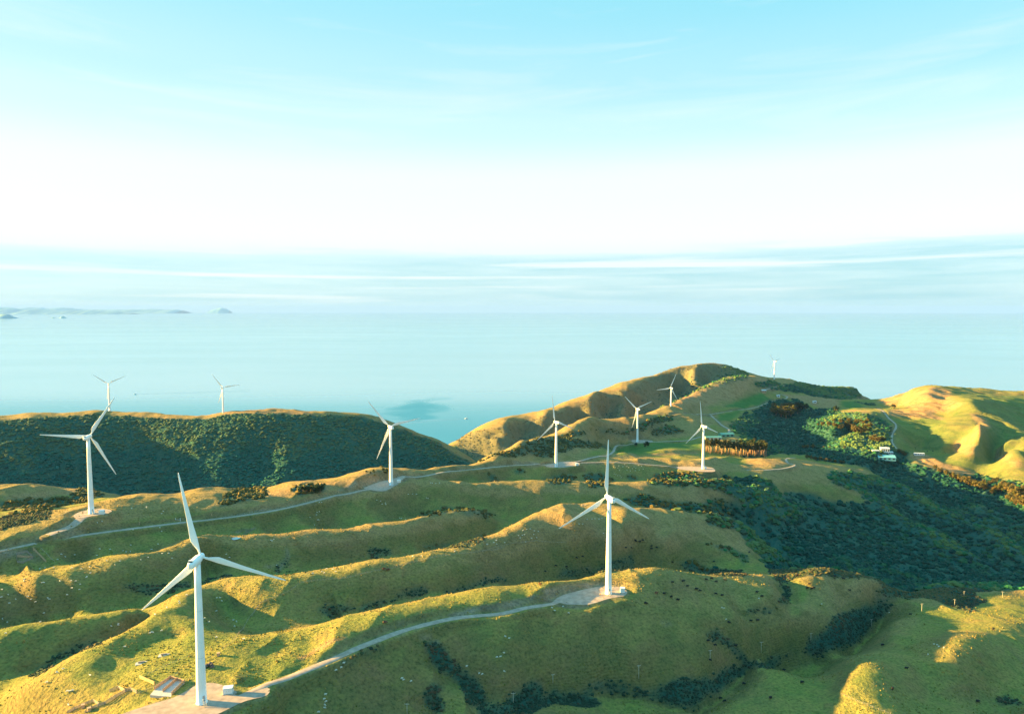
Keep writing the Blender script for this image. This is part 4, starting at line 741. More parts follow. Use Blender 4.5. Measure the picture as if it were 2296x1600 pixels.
# ------------------------------------------------------------------ scrub and forest cover (stuff)
def tint_material(name, rough=.9, bump=.35):
    m, nt, b = mat_(name); at_ = nt.nodes.new('ShaderNodeAttribute'); at_.attribute_name = 'tint'
    geo = nt.nodes.new('ShaderNodeNewGeometry'); nz = nt.nodes.new('ShaderNodeTexNoise'); nz.inputs['Scale'].default_value = 1.3; nz.inputs['Detail'].default_value = 4; nt.links.new(geo.outputs['Position'], nz.inputs['Vector'])
    r = nt.nodes.new('ShaderNodeValToRGB'); r.color_ramp.elements[0].position = .3; r.color_ramp.elements[1].position = .72; r.color_ramp.elements[0].color = (.68, .68, .68, 1); r.color_ramp.elements[1].color = (1.28, 1.25, 1.15, 1); nt.links.new(nz.outputs['Fac'], r.inputs[0])
    mx = nt.nodes.new('ShaderNodeMix'); mx.data_type = 'RGBA'; mx.blend_type = 'MULTIPLY'; mx.inputs[0].default_value = 1; nt.links.new(at_.outputs['Color'], mx.inputs[6]); nt.links.new(r.outputs[0], mx.inputs[7]); nt.links.new(mx.outputs[2], b.inputs['Base Color'])
    b.inputs['Roughness'].default_value = rough; b.inputs['Specular IOR Level'].default_value = .08
    bp = nt.nodes.new('ShaderNodeBump'); bp.inputs['Distance'].default_value = bump; nt.links.new(nz.outputs['Fac'], bp.inputs['Height']); nt.links.new(bp.outputs[0], b.inputs['Normal']); return m
M_scrub = tint_material("scrub_leaves")
def ico(sub):
    bm = bmesh.new(); bmesh.ops.create_icosphere(bm, subdivisions=sub, radius=1); bm.verts.ensure_lookup_table()
    v = np.array([tuple(x.co) for x in bm.verts]); f = np.array([[w.index for w in q.verts] for q in bm.faces]); bm.free(); return v, f
ICO1, ICO2 = ico(1), ico(2)
PAL_COAST = np.array([(.030, .075, .060), (.045, .078, .055), (.070, .080, .048), (.11, .092, .046), (.16, .115, .05)])
PAL_FOREST = np.array([(.012, .060, .046), (.018, .080, .050), (.032, .094, .046), (.012, .056, .050), (.050, .108, .046), (.042, .090, .062), (.022, .112, .046), (.085, .135, .05)])
PAL_SCRUB = np.array([(.018, .100, .084), (.024, .110, .084), (.034, .116, .082), (.044, .120, .078), (.060, .120, .070), (.076, .120, .064)])
PAL_GORSE = np.array([(.10, .085, .030), (.13, .095, .032), (.075, .075, .028), (.15, .11, .035), (.055, .062, .026)])
PAL_GULLY = np.array([(.030, .055, .036), (.055, .060, .034), (.085, .062, .036), (.030, .050, .036), (.055, .075, .034), (.10, .085, .04)])
PAL_TUSS = np.array([(.30, .21, .08), (.24, .17, .06), (.17, .14, .045), (.35, .25, .10)])
def scatter(name, mask, n, rmin, rmax, pal, seed, sub, label, flat=.85, sink=.25, pw=1.0):
    rg = np.random.default_rng(seed); cell = np.gradient(acol)[None] * YY * np.gradient(lrow)[:, None] * YY ** pw
    w = (mask * cell).ravel(); tot = w.sum()
    if tot <= 0: return
    k = rg.choice(w.size, n, p=w / tot); x = XX.ravel()[k] + rg.normal(0, .8, n); y = YY.ravel()[k] + rg.normal(0, .8, n)
    z = sample(x, y); r = rmin + (rmax - rmin) * rg.random(n) ** 2.0; bv, bf = ICO2 if sub == 2 else ICO1; nv = len(bv)
    lump = np.stack([bv] * 8); lump = lump * (1 + rg.uniform(-.36, .36, (8, nv, 1))); lump[:, :, 2] = np.maximum(lump[:, :, 2], -.45)
    pick = rg.integers(0, 8, n); th = rg.random(n) * 6.283; c, s = np.cos(th)[:, None], np.sin(th)[:, None]; L = lump[pick]
    hz = flat * (.8 + .5 * rg.random(n)); X = (L[..., 0] * c - L[..., 1] * s) * r[:, None] + x[:, None]; Y = (L[..., 0] * s + L[..., 1] * c) * r[:, None] + y[:, None]
    Zz = L[..., 2] * (r * hz)[:, None] + (z + r * hz * (.45 - sink))[:, None]
    Vt = np.stack([X, Y, Zz], -1).reshape(-1, 3); Ft = (bf[None] + (np.arange(n) * nv)[:, None, None]).reshape(-1, 3)
    patch = vnoise(x, y, 120, seed) * .26 + vnoise(x, y, 34, seed + 3) * .22 + .42 + np.clip(sample(x, y, CURV) * .16, -.45, .5); pi_ = np.clip((patch * len(pal) + rg.normal(0, 1.1, n)).astype(int), 0, len(pal) - 1)
    t = pal[pi_] * (1 + rg.uniform(-.15, .15, (n, 1))); T = np.concatenate([np.repeat(t, nv, 0), np.ones((n * nv, 1))], 1)
    o = mesh_np(name, Vt, Ft, M_scrub, smooth=False, attrs={'tint': T}); tag(o, label, kind='stuff'); return o
onL = (YY > 1230) & (XX < 40) & (YY < 1760); right = (XX > (YY - 560) * .28 + 60) & (px_ > 1560)
hb = RAWBUSH * calm; coast = (YY > 1650) & (px_ < 1720) & (XX < (YY - 1650) * .9 - 20)
scatter("hillside_scrub", hb * onL, 21000, 1.8, 5.0, PAL_SCRUB, 11, 1, 'dense dark green scrub covering the far left hillside', .46)
scatter("valley_forest", hb * (~onL) * (~coast) * (YY > 640) * (px_ > 1400) * np.clip((px_ - 1400) / 250, .25, 1), 23000, 1.2, 4.9, PAL_FOREST, 12, 2, 'dense dark green native forest filling the valley on the right', .66)
scatter("ridge_scrub", hb * (~onL) * (YY > 640) * (px_ <= 1640) * (YY < 1650), 7000, 1.2, 3.2, PAL_GORSE, 13, 1, 'low brown and olive scrub in patches along the ridges', .75)
scatter("coastal_scrub", hb * (YY > 1650) * (px_ > 900) * (px_ < 1720) * (XX < (YY - 1650) * .9 - 20), 9000, 1.0, 2.6, PAL_COAST, 17, 1, 'brown and olive scrub over the shaded coastal ridge behind the turbines', .7)
scatter("hill_shrubs", nreg * calm * (zone["R"] < .3) * np.clip(.25 - CURV * .3, 0, 1) * (vnoise(XX, YY, 40, 71) > .1), 700, .6, 1.9, PAL_GULLY, 19, 1, 'thinly scattered low shrubs in the hollows of the bare right-hand hills', .7)
scatter("gully_shrubs", hb * (YY <= 640), 15000, .35, 1.35, PAL_GULLY, 14, 1, 'dark rough shrubs and rushes lining the stream gullies', .65, .2, .4)
scatter("ridge_tussock", zone['G'] * (YY < 640) * (zone['R'] < .3), 2600, .25, .65, PAL_TUSS, 15, 1, 'dry russet tussock along the bank of the near road', 1.0, .1, .4)
# pasture clumps, thin over all the nearer grass
past = (1 - np.clip(zone['R'] + zone['B'], 0, 1)) * calm * (YY < 640) * (YY > 285) * np.clip(vnoise(XX, YY, 14, 41) * 1.6 + .1 + .8 * (vnoise(XX, YY, 60, 42) > .1), 0, 1)
scatter("pasture_tufts", past, 34000, .18, .55, np.array([(.17, .15, .035), (.13, .13, .028), (.22, .17, .045), (.26, .19, .06)]), 16, 1, 'scattered rough grass tufts on the pasture', .9, .1, -.2)

# ------------------------------------------------------------------ trees one can tell apart
M_bark = simple("bark", (.20, .13, .085), .95, .3, 3, bump=.03); M_pinebark = simple("pine_bark", (.36, .22, .13), .95, .25, 3, bump=.03)
def leafy(clumps, per, leaf, seed, pal, stretch=(1, 1, 1)):
    rg = np.random.default_rng(seed); V_, T_ = [], []
    for (cx, cy, cz, r) in clumps:
        d = rg.normal(size=(per, 3)); d /= np.linalg.norm(d, axis=1)[:, None]; p = d * (r * (.55 + .5 * rg.random((per, 1)))) * np.array(stretch) + (cx, cy, cz)
        n = d + rg.normal(0, .5, (per, 3)); n /= np.linalg.norm(n, axis=1)[:, None]; a = np.cross(n, rg.normal(size=(per, 3))); a /= np.linalg.norm(a, axis=1)[:, None]; b = np.cross(n, a)
        s = leaf * (.6 + .8 * rg.random((per, 1))); q = np.stack([p - a * s, p - b * s * .7, p + a * s, p + b * s * .7], 1); V_.append(q.reshape(-1, 3))
        col = pal[rg.integers(0, len(pal))] * (1 + rg.uniform(-.2, .2, (per, 1))); T_.append(np.repeat(np.concatenate([col * np.ones((per, 3)), np.ones((per, 1))], 1), 4, 0))
    V_ = np.concatenate(V_); return V_, np.arange(len(V_)).reshape(-1, 4), np.concatenate(T_)
PAL_GOLD = np.array([(.085, .085, .026), (.115, .095, .034), (.06, .07, .024), (.13, .10, .04)]); PAL_PINE = np.array([(.06, .075, .03), (.09, .085, .035), (.045, .062, .03)]); PAL_DARK = np.array([(.025, .045, .022), (.035, .06, .026), (.02, .036, .02)])
def make_tree(name, seed, pal, kind):
    rnd = random.Random(seed); root = empty(name, (0, 0, 0)); bm = bmesh.new()
    if kind == 'broad':      # unit height about 10 m
        bm_tube(bm, [(0, 0, -.8), (.1, 0, 1.2), (.15, .1, 3), (0, .2, 5.5)], [.42, .34, .28, .12], 8); cl = []
        for k in range(6):
            a = k * 1.05 + rnd.random(); l = rnd.uniform(2.0, 3.4); h = rnd.uniform(2.0, 3.6); e = (math.cos(a) * l, math.sin(a) * l, h + rnd.uniform(1.2, 3.0)); bm_tube(bm, [(.1, .1, h * .7), (e[0] * .5, e[1] * .5, h + .6), e], [.2, .13, .05], 6); cl.append((e[0], e[1], e[2] + .4, rnd.uniform(1.3, 2.1)))
        for k in range(16):
            a = rnd.random() * 6.283; rr_ = rnd.random() ** .6 * 3.3; hz = rnd.uniform(2.8, 8.6) * (1 - .06 * rr_ * rr_ * .5); cl.append((math.cos(a) * rr_, math.sin(a) * rr_, hz, rnd.uniform(.8, 1.7)))
        V_, F_, T_ = leafy(cl, 46, .42, seed, pal, (1, 1, .8)); tr = obj("trunk", bm, M_bark, root, True)
    else:                    # tall plantation pine, unit height about 10 m
        bm_tube(bm, [(0, 0, -.6), (.05, 0, 3), (0, .08, 6.5), (0, 0, 9.4)], [.26, .2, .14, .05], 8); cl = []
        for k in range(17):
            h = rnd.uniform(5.0, 9.6); a = rnd.random() * 6.283; l = rnd.uniform(.3, 1.5) * (1.15 - (h - 5) / 7); e = (math.cos(a) * l, math.sin(a) * l, h + .25); bm_tube(bm, [(0, 0, h - .25), e], [.06, .025], 5); cl.append((*e, rnd.uniform(.45, .85)))
        for k in range(4): 
            h = rnd.uniform(2.5, 5); a = rnd.random() * 6.283; bm_tube(bm, [(0, 0, h), (math.cos(a) * .7, math.sin(a) * .7, h + .1)], [.04, .015], 4)
        V_, F_, T_ = leafy(cl, 34, .26, seed, pal, (1, 1, .55)); tr = obj("trunk", bm, M_pinebark, root, True)
    mesh_np("crown", V_, F_, M_scrub, root, False, {'tint': T_}); return root
def plant(protos, used, c, x, y, hpx, label, group, cat='tree', dmin=600, rnd=random.Random(5)):
    h = hit(*cc(c, [(x, y)])[0], dmin)
    if h is None: return
    i = rnd.randrange(len(protos)); p = protos[i]
    if i in used: o = copy_tree(p)
    else: o = p; used.add(i)
    H_ = hpx * CR[c][2] * h.y / FPX; o.location = h; s = H_ / 10; w = s * rnd.uniform(.9, 1.2); o.scale = (w, w, s); o.rotation_euler = (0, 0, rnd.random() * 6.28); tag(o, label, cat, group); return o
golds = [make_tree("golden_tree", 40 + k, PAL_GOLD, 'broad') for k in range(3)]; ug = set()
darks = [make_tree("dark_tree", 50 + k, PAL_DARK, 'broad') for k in range(2)]; ud = set()
pines = [make_tree("pine_tree", 60 + k, PAL_PINE, 'pine') for k in range(3)]; up_ = set()
for x, y, h in [(1560,1010,45),(1600,1040,50),(1650,1062,60),(1700,1085,70),(1745,1105,75),(1800,1130,80),(1850,1150,95),(1890,1165,90),(1930,1175,100),(1965,1185,80),(2020,1140,50),(2060,1120,55)]:
    plant(golds, ug, 4, x, y, h, 'sunlit golden tree in the belt along the foot of the pink spur at right', 'golden trees at the foot of the pink spur')
for x, y, h in [(2030,1215,65),(2070,1200,75),(2110,1195,85),(2150,1190,90),(2190,1210,95),(2210,1260,110),(2250,1240,110),(2285,1230,110),(2180,1280,80),(2230,1310,90),(2290,1320,110),(2260,1290,100),(2130,1160,70)]:
    plant(golds, ug, 4, x, y, h, 'sunlit golden tree in the bushy clump at the right edge above the dark valley', 'golden trees at the right edge')
for x, y, h in [(1265,880,48),(1295,890,42),(1310,900,34)]:
    plant(golds, ug, 4, x, y, h, 'pale golden bush on the bank beside the white house in the valley', 'golden bushes beside the valley house')
for x, y, h in [(590,655,30),(630,650,40),(680,655,48),(730,665,55),(780,685,62),(830,660,60),(870,690,85),(910,640,60),(900,720,95),(945,725,100),(980,710,90),(1015,670,60),(960,640,55),(850,625,50),(780,630,45),(720,625,40),(1000,620,40)]:
    plant(golds, ug, 4, x, y, h, 'sunlit yellow-green tree on the lit knoll above the valley house', 'yellow-green trees on the lit knoll')
for x, y, h in [(1035,775,58),(1075,785,72),(1110,780,55),(1140,775,35)]:
    plant(golds, ug, 4, x, y, h, 'orange-lit tree at the shadowed foot of the lit knoll above the valley house', 'orange-lit trees below the lit knoll')
for x, y, h in [(210,540,60),(245,565,95),(285,580,115),(325,590,125),(365,575,110),(225,500,50),(300,520,70),(350,520,80)]:
    plant(golds, ug, 4, x, y, h, 'bronze-lit tree in the wooded hump beside the curving access road', 'bronze trees on the wooded hump')
for x, y, h in [(410,520,75),(450,520,70),(490,520,60),(420,560,60),(740,540,62),(1215,515,48)]:
    lab = {740: 'lone dark flat-topped tree standing on the pale field edge', 1215: 'lone brown round tree on the saddle under the right-hand hill'}.get(x, 'shaded dark tree on the right side of the wooded hump')
    plant(darks, ud, 4, x, y, h, lab, 'shaded trees on the wooded hump' if x < 600 else None)
for x, y, h in [(470,842,42),(500,838,40),(550,835,42),(640,842,28),(690,840,24),(810,845,30)]:
    plant(golds, ug, 4, x, y, h, 'small sunlit bush breaking the dark forest line left of the house', 'small sunlit bushes in the forest')
for x, y, h in [(500,925,42),(535,935,46),(570,940,46),(610,945,44),(650,950,40),(690,952,36),(730,958,36),(775,962,36),(800,965,30)]:
    plant(golds, ug, 4, x, y, h, 'golden scrubby tree in the hedge on the far edge of the green paddock', 'golden trees along the green paddock')
plant(darks, ud, 3, 1425, 862, 64, 'round dark bush alone beside the pad of the middle turbine', None, 'bush', 900)
plant(darks, ud, 3, 1336, 852, 36, 'small dark bush left of the round bush by the middle turbine', None, 'bush', 900)
for x, y, h in [(540,1245,60),(570,1250,65),(600,1245,62),(660,1245,70),(690,1245,66)]:
    plant(darks, ud, 2, x, y, h, 'black-green tree in the clump behind the shaded road below the golden ridge', 'dark trees behind the shaded road', 'tree', 600)
rnd = random.Random(9)
for k in range(46):      # the plantation: trunks stand in rows along the lit edge
    f = k / 45; x = 1925 + (2290 - 1925) * f + rnd.uniform(-6, 6); y = 905 + 30 * f + rnd.uniform(-14, 10)
    plant(pines, up_, 3, x, y, rnd.uniform(98, 128), 'tall pine with a bare sunlit trunk in the plantation behind the square pad', 'pines in the plantation', 'pine tree', 900)
for k in range(26):
    f = k / 25; x = 5 + 150 * f + rnd.uniform(-4, 4); y = 905 + 6 * f + rnd.uniform(-22, 8)
    plant(pines, up_, 4, x, y, rnd.uniform(105, 135), 'tall pine with a bare sunlit trunk in the plantation behind the square pad', 'pines in the plantation', 'pine tree', 900)

# ------------------------------------------------------------------ sheep and cattle
def skin_mesh(name, vs_, es, rad, mat, root=0):
    me = bpy.data.meshes.new(name); me.from_pydata(vs_, es, []); o = link(bpy.data.objects.new(name, me)); sk = o.modifiers.new('s', 'SKIN'); o.modifiers.new('u', 'SUBSURF').levels = 1
    lay = me.skin_vertices[0].data if me.skin_vertices else None
    for i, r in enumerate(rad): lay[i].radius = (r, r); lay[i].use_root = (i == root)
    dg = bpy.context.evaluated_depsgraph_get(); ev = o.evaluated_get(dg); nm = bpy.data.meshes.new_from_object(ev); nm.materials.clear(); nm.materials.append(mat)
    nm.polygons.foreach_set('use_smooth', [True] * len(nm.polygons)); bpy.data.objects.remove(o); bpy.data.meshes.remove(me); nm.name = name; return nm
def beast(name, mat, L=1.0, graze=False):
    v = [(-.05, 0, .66), (-.42, 0, .66), (.34, 0, .66), (.58, 0, .70 if graze else .86), (.74, 0, .42 if graze else .98), (.86, 0, .22 if graze else .90)]; e = [(0, 1), (0, 2), (2, 3), (3, 4), (4, 5)]; r = [.30, .25, .25, .15, .11, .065]
    for (x, y, b) in ((-.46, .15, 1), (-.46, -.15, 1), (.34, .14, 2), (.34, -.14, 2)):
        i = len(v); v += [(x, y, .46), (x - .03 if b == 1 else x, y, .24), (x, y, .02)]; r += [.10, .055, .045]; e += [(b, i), (i, i + 1), (i + 1, i + 2)]
    i = len(v); v += [(-.66, 0, .60)]; r += [.05]; e += [(1, i)]
    return skin_mesh(name, [tuple(c * L for c in q) for q in v], e, [q * L for q in r], mat)
M_fleece = simple("fleece", (.60, .57, .50), .95, .12, 5); M_black = simple("black_hide", (.014, .013, .014), .7, .2, 4); M_brown = simple("brown_hide", (.12, .045, .025), .75, .25, 4)
SHEEP = [beast("sheep", M_fleece, .98), beast("sheep", M_fleece, .98, True)]; COW = [beast("cow", M_black, 1.9), beast("cow", M_black, 1.9, True)]; BROWN = [beast("cow", M_brown, 1.9, True)]
def herd(c, L, meshes, name, cat, label, group, dmin=200, seed=1):
    rnd = random.Random(seed * 31 + c)
    for x, y in L:
        h = hit(*cc(c, [(x, y)])[0], dmin)
        if h is None: continue
        o = link(bpy.data.objects.new(name, rnd.choice(meshes))); o.location = h - Vector((0, 0, .03)); s = rnd.uniform(.92, 1.12); o.scale = (s, s, s)
        o.rotation_euler = (0, 0, rnd.choice([0, math.pi]) + rnd.uniform(-.7, .7)); tag(o, label, cat, group)
herd(5, [(360,478),(375,478),(513,465),(610,463),(650,465),(688,492),(740,433),(746,428),(205,465),(208,450),(617,525),(240,597),(267,622),(135,620),(82,655),(18,538),(70,580),(12,603),(342,360),(385,352),(460,350),(615,353),(698,360),(768,345),(775,397),(985,325),(915,290),(1027,293),(1208,283),(1270,262)], SHEEP, 'sheep', 'sheep', 'white sheep on the broad golden hillside at the left edge', 'sheep on the left golden hillside')
herd(5, [(680,537),(575,582),(410,610),(424,620),(305,643),(377,738),(346,815),(22,790),(62,818),(50,912)], SHEEP, 'sheep', 'sheep', 'white sheep on the shaded bank below the left golden hillside', 'sheep on the shaded left bank')
herd(5, [(1015,830),(1013,842),(955,852)], SHEEP, 'sheep', 'sheep', 'white sheep in a threesome on the shaded spur left of the nearest tower', 'three sheep on the shaded spur')
herd(5, [(1285,910),(1300,905),(1312,905),(1386,890),(1540,655),(1513,592),(1535,640),(1430,692),(1330,752),(1070,1028),(1600,585)], SHEEP, 'sheep', 'sheep', 'white sheep on the bright curved spur left of the nearest tower', 'sheep on the bright curved spur')
herd(5, [(540,1217),(488,1248),(773,1272),(402,1332),(578,1408),(598,1408),(622,1402),(587,1526)], SHEEP, 'sheep', 'sheep', 'white sheep on the sunny plateau above the wooden stock yards', 'sheep above the stock yards')
herd(5, [(1475,268),(1445,228),(1390,230),(1968,262),(1940,235)], SHEEP, 'sheep', 'sheep', 'white sheep on the ridge behind the hub of the nearest turbine', 'sheep behind the nearest hub')
herd(5, [(830,245),(525,235),(560,257),(495,280),(945,192),(1055,205),(1080,215),(1118,213),(1120,157),(1355,148),(1300,195),(855,190),(640,240)], SHEEP, 'sheep', 'sheep', 'white sheep in the shaded hollow below the far gravel road', 'sheep in the shaded hollow', 450)
herd(5, [(1858,608),(1885,608),(1902,635),(1855,722),(1752,785),(1792,815),(2000,800),(2027,812),(2010,853),(1855,947),(2090,962)], SHEEP, 'sheep', 'sheep', 'white sheep in the shaded basin right of the nearest tower', 'sheep in the shaded basin')
herd(6, [(265,115),(290,105),(277,120),(315,330)], SHEEP, 'sheep', 'sheep', 'white sheep on the golden crest above the pale stock track', 'sheep above the stock track', 430)
herd(6, [(623,400),(703,385),(722,395),(797,362),(820,385),(742,360),(1840,210),(1480,252),(1555,250),(2120,150),(2175,135),(2200,148),(2197,118),(2268,135)], SHEEP, 'sheep', 'sheep', 'white sheep on the long golden crest above the wire fence', 'sheep along the fenced crest', 430)
herd(6, [(890,1168),(868,1205),(824,1228)], SHEEP, 'sheep', 'sheep', 'white sheep in the short row just below the near road', 'sheep just below the near road')
herd(6, [(733,1437),(722,1475),(738,1497),(728,1527),(728,1552),(675,1588)], SHEEP, 'sheep', 'sheep', 'white sheep in the upright file at the bottom of the shaded slope', 'sheep in a file at the bottom')
herd(6, [(1387,1300),(1402,1310),(1467,1322)], SHEEP, 'sheep', 'sheep', 'white sheep in the trio on the shaded slope left of the dark gully', 'trio left of the gully')
herd(6, [(1943,1195),(2050,1255),(2077,1262),(2265,1238),(2263,1080),(2203,1117),(2232,1113),(2275,938)], SHEEP, 'sheep', 'sheep', 'white sheep on the shaded slope right of the dark gully', 'sheep right of the gully')
herd(7, [(616,692),(640,717),(712,682),(760,738)], SHEEP, 'sheep', 'sheep', 'white sheep on the bright bank below the oval gravel pad', 'sheep below the oval pad')
herd(7, [(2073,692),(2092,697),(2110,792),(218,940),(250,955)], SHEEP, 'sheep', 'sheep', 'white sheep out on the wide shaded pasture below the oval pad', 'sheep on the wide pasture')
herd(7, [(60,150),(120,135),(140,115),(212,135),(345,95),(330,75),(362,72),(380,68),(400,22),(430,18),(370,30),(500,40),(460,65),(485,95),(440,97),(465,35),(390,130),(1060,55)], SHEEP, 'sheep', 'sheep', 'white sheep on the golden knoll behind the second turbine', 'sheep on the golden knoll', 560)
herd(3, [(875,1358),(890,1358),(905,1357),(1000,1385),(850,1522),(880,1522),(920,1480),(960,1478),(985,1475),(1020,1478),(1045,1472)], SHEEP, 'sheep', 'sheep', 'white sheep on the golden knoll behind the second turbine', 'sheep on the golden knoll', 560)
herd(2, [(1633,1168),(1648,1170),(1678,1172),(1710,1168),(1443,1265),(1480,1263),(1512,1265),(1597,1297),(1612,1300)], SHEEP, 'sheep', 'sheep', 'white sheep on the green slope right of the pad by the bay', 'sheep right of the bay pad', 640)
herd(2, [(1172,1317),(1205,1325),(1245,1340),(1218,1350),(1250,1353),(700,1335),(680,1337),(655,1443),(600,1463),(665,1485),(675,1485),(640,1528),(660,1420),(680,1415)], SHEEP, 'sheep', 'sheep', 'white sheep round the lit grass patch under the shaded road', 'sheep round the lit patch', 600)
herd(2, [(1370,1470),(1385,1472),(1420,1482)], SHEEP, 'sheep', 'sheep', 'white sheep in the dark hollow under the brown ridge', 'sheep under the brown ridge', 600)
herd(3, [(1145,1030),(1160,1035),(1180,1040),(1190,1022),(1225,1030),(1260,1028),(1275,1035),(1320,1030),(1335,1040),(1360,1018),(1385,1025),(1400,1050),(1260,1058),(1290,1065),(1330,1062),(1165,1095),(1180,1105),(1200,1105),(1150,1090),(1210,1120),(1365,1055),(1195,1060),(1240,1010),(1305,1045)], SHEEP, 'sheep', 'sheep', 'white sheep in the flock on the slope behind the upright blade', 'flock behind the upright blade', 850)
herd(1, [(1128,1388),(1255,1370),(1255,1380),(1400,1412),(1385,1432),(875,1498),(835,1510)], SHEEP, 'sheep', 'sheep', 'white sheep on the green field above the far road', 'sheep above the far road', 500)
herd(1, [(1140,1570),(1370,1552),(1385,1583)], SHEEP, 'sheep', 'sheep', 'white sheep just below the edge of the far road', 'sheep below the far road', 450)
herd(8, [(1575,975),(1590,990),(1632,998),(1550,970)], SHEEP, 'sheep', 'sheep', 'white sheep on the upper right sunlit knoll in the foreground', 'sheep on the sunlit knoll')
herd(8, [(620,638),(1180,708),(1500,1055),(100,592)], SHEEP, 'sheep', 'sheep', 'lone white sheep on the right-hand shaded pasture', 'lone sheep on the right pasture')
herd(7, [(1330,118),(1335,125),(1370,127),(1395,118),(1250,182),(1297,183),(1470,167),(1470,192),(1515,180)], COW, 'cow', 'cow', 'black cow on the slope beside the lit patch right of the second tower', 'cattle beside the lit patch', 520)
herd(7, [(828,268),(650,335),(742,343),(560,385),(880,258),(1650,305),(2005,300)], COW, 'cow', 'cow', 'black cow on the shaded face behind the oval pad', 'cattle on the shaded face', 500)
herd(7, [(1940,455),(1985,445),(2025,472),(2103,458),(1742,470),(1650,478),(1778,512),(1855,538),(1885,550),(2022,577),(2075,590),(1580,575),(1640,603),(1697,630),(1422,660),(1512,573),(2182,415),(2275,413)], COW, 'cow', 'cow', 'black cow in the herd on the green shoulder right of the oval pad', 'herd on the green shoulder')
herd(7, [(2135,823),(1955,980),(2015,1017),(1972,1147),(2192,1022)], COW, 'cow', 'cow', 'black cow near the power poles on the middle shaded slope', 'cattle near the poles')
herd(7, [(2263,1348),(2060,1472),(2097,1497)], COW, 'cow', 'cow', 'black cow by the winding stream gully at the bottom', 'cattle by the stream gully')
herd(7, [(515,493)], BROWN, 'cow', 'cow', 'dark cow alone on the lit crest left of the oval pad', None)
herd(8, [(85,543),(125,578)], COW, 'cow', 'cow', 'black cow in the pair on the green knob by the small side gully', 'pair by the side gully')
herd(8, [(518,475),(503,508),(537,513),(557,507),(730,410),(800,432),(852,528),(418,405)], COW, 'cow', 'cow', 'black cow on the rounded hill above the pale slip', 'cattle on the rounded hill', 430)
herd(8, [(35,780),(92,775),(22,212)], COW, 'cow', 'cow', 'black cow on the pasture left of the wooded gully', 'cattle left of the wooded gully')
herd(8, [(1355,727),(1123,980),(2042,848)], COW, 'cow', 'cow', 'black cow alone on the upper right foreground hill', 'lone cattle on the right hill')
herd(8, [(307,1187),(458,1290),(197,1418)], COW, 'cow', 'cow', 'black cow left of the lowest sunlit knoll', 'cattle left of the sunlit knoll')
herd(8, [(1322,1173),(1913,1447),(1208,1342)], COW, 'cow', 'cow', 'black cow right of the lowest sunlit knoll', 'cattle right of the sunlit knoll')
herd(6, [(1235,365),(1270,370)], BROWN, 'cow', 'cow', 'red-brown cow lying by the wire fence on the golden crest', 'red-brown cattle by the fence', 430)
herd(6, [(1243,826)], BROWN, 'cow', 'cow', 'dark brown cow grazing above the near road bend', None)
# ------------------------------------------------------------------ fences and timber yards
M_wood = simple("weathered_timber", (.34, .25, .17), .9, .3, 3); M_wire = simple("fence_wire", (.35, .35, .34), .6, 0, 1, .6); M_plank = simple("warm_planks", (.46, .29, .17), .85, .25, 2)
M_greyplank = simple("grey_planks", (.28, .24, .20), .9, .3, 2.5)
def resample(P, step):
    out = [P[0]]; acc = 0
    for a, b in zip(P, P[1:]):
        L_ = (b - a).length; t = step - acc
        while t <= L_: out.append(a.lerp(b, t / L_)); t += step
        acc = (acc + L_) % step
    return out
def ground_z(p): return Vector((p.x, p.y, float(sample(p.x, p.y))))
def wire_fence(c, L, label, step=4.0, h=1.25, dmin=200, post=.09):
    P = hits(cc(c, L), dmin)
    if len(P) < 2: return
    P = [ground_z(p) for p in resample(smooth_path(P, 6), step)]
    if len(P) > 99: P = [ground_z(p) for p in resample(P, step * len(P) / 95)]
    o0 = P[0].copy(); root = empty("wire_fence", o0); tag(root, label, 'fence'); bm = bmesh.new(); bm_tube(bm, [(0, 0, -.3), (0, 0, h)], [post, post * .9], 6); p0 = obj("post", bm, M_wood, root)
    for i, p in enumerate(P):
        q = p0 if i == 0 else p0.copy()
        if i: link(q); q.parent = root
        q.location = p - o0
    for k in range(3):
        bm = bmesh.new(); z = h * (.35 + .3 * k); bm_tube(bm, [tuple(p - o0 + Vector((0, 0, z))) for p in P], [.022] * len(P), 4); obj("wire", bm, M_wire, root)
wire_fence(6, [(100,770),(140,700),(180,650),(270,618),(400,565),(510,485)], 'wire fence bending round the rounded end of the golden spur', 4)
wire_fence(6, [(520,482),(700,455),(900,440),(1050,402),(1200,370),(1400,325),(1640,265),(1880,230),(2060,210),(2286,160)], 'long wire fence running along the golden middle crest', 4, dmin=430)
wire_fence(7, [(20,212),(150,170),(280,142),(400,130),(560,126),(760,125)], 'wire fence across the golden knoll behind the second turbine', 4, dmin=540)
wire_fence(5, [(2240,650),(2170,740),(2100,840),(2030,940),(1960,1010),(1890,1075)], 'wire fence dropping through the shaded basin right of the nearest tower', 4)
wire_fence(5, [(1870,1095),(1760,1140)], 'short wire fence passing behind the nearest tower at the dark heap', 3)
wire_fence(5, [(1262,1268),(1400,1205),(1540,1145),(1650,1100)], 'low wire fence crossing the sunny plateau left of the nearest tower', 3.4)
wire_fence(5, [(1150,1445),(1260,1405),(1340,1360),(1450,1300),(1560,1235)], 'post fence rising past the loading pen on its uphill side', 2.6, post=.12)
wire_fence(5, [(1590,1325),(1640,1295),(1700,1262)], 'short post fence between the loading pen and the nearest tower', 2.6, post=.12)
wire_fence(1, [(1640,1512),(1760,1490),(1900,1468),(2090,1432),(2286,1398)], 'white-lit fence along the lower edge of the shaded far road', 5, dmin=520, post=.12)
wire_fence(2, [(0,1445),(160,1412),(330,1385),(480,1360),(560,1343)], 'white-lit fence along the road edge left of the lit grass patch', 5, dmin=560, post=.12)
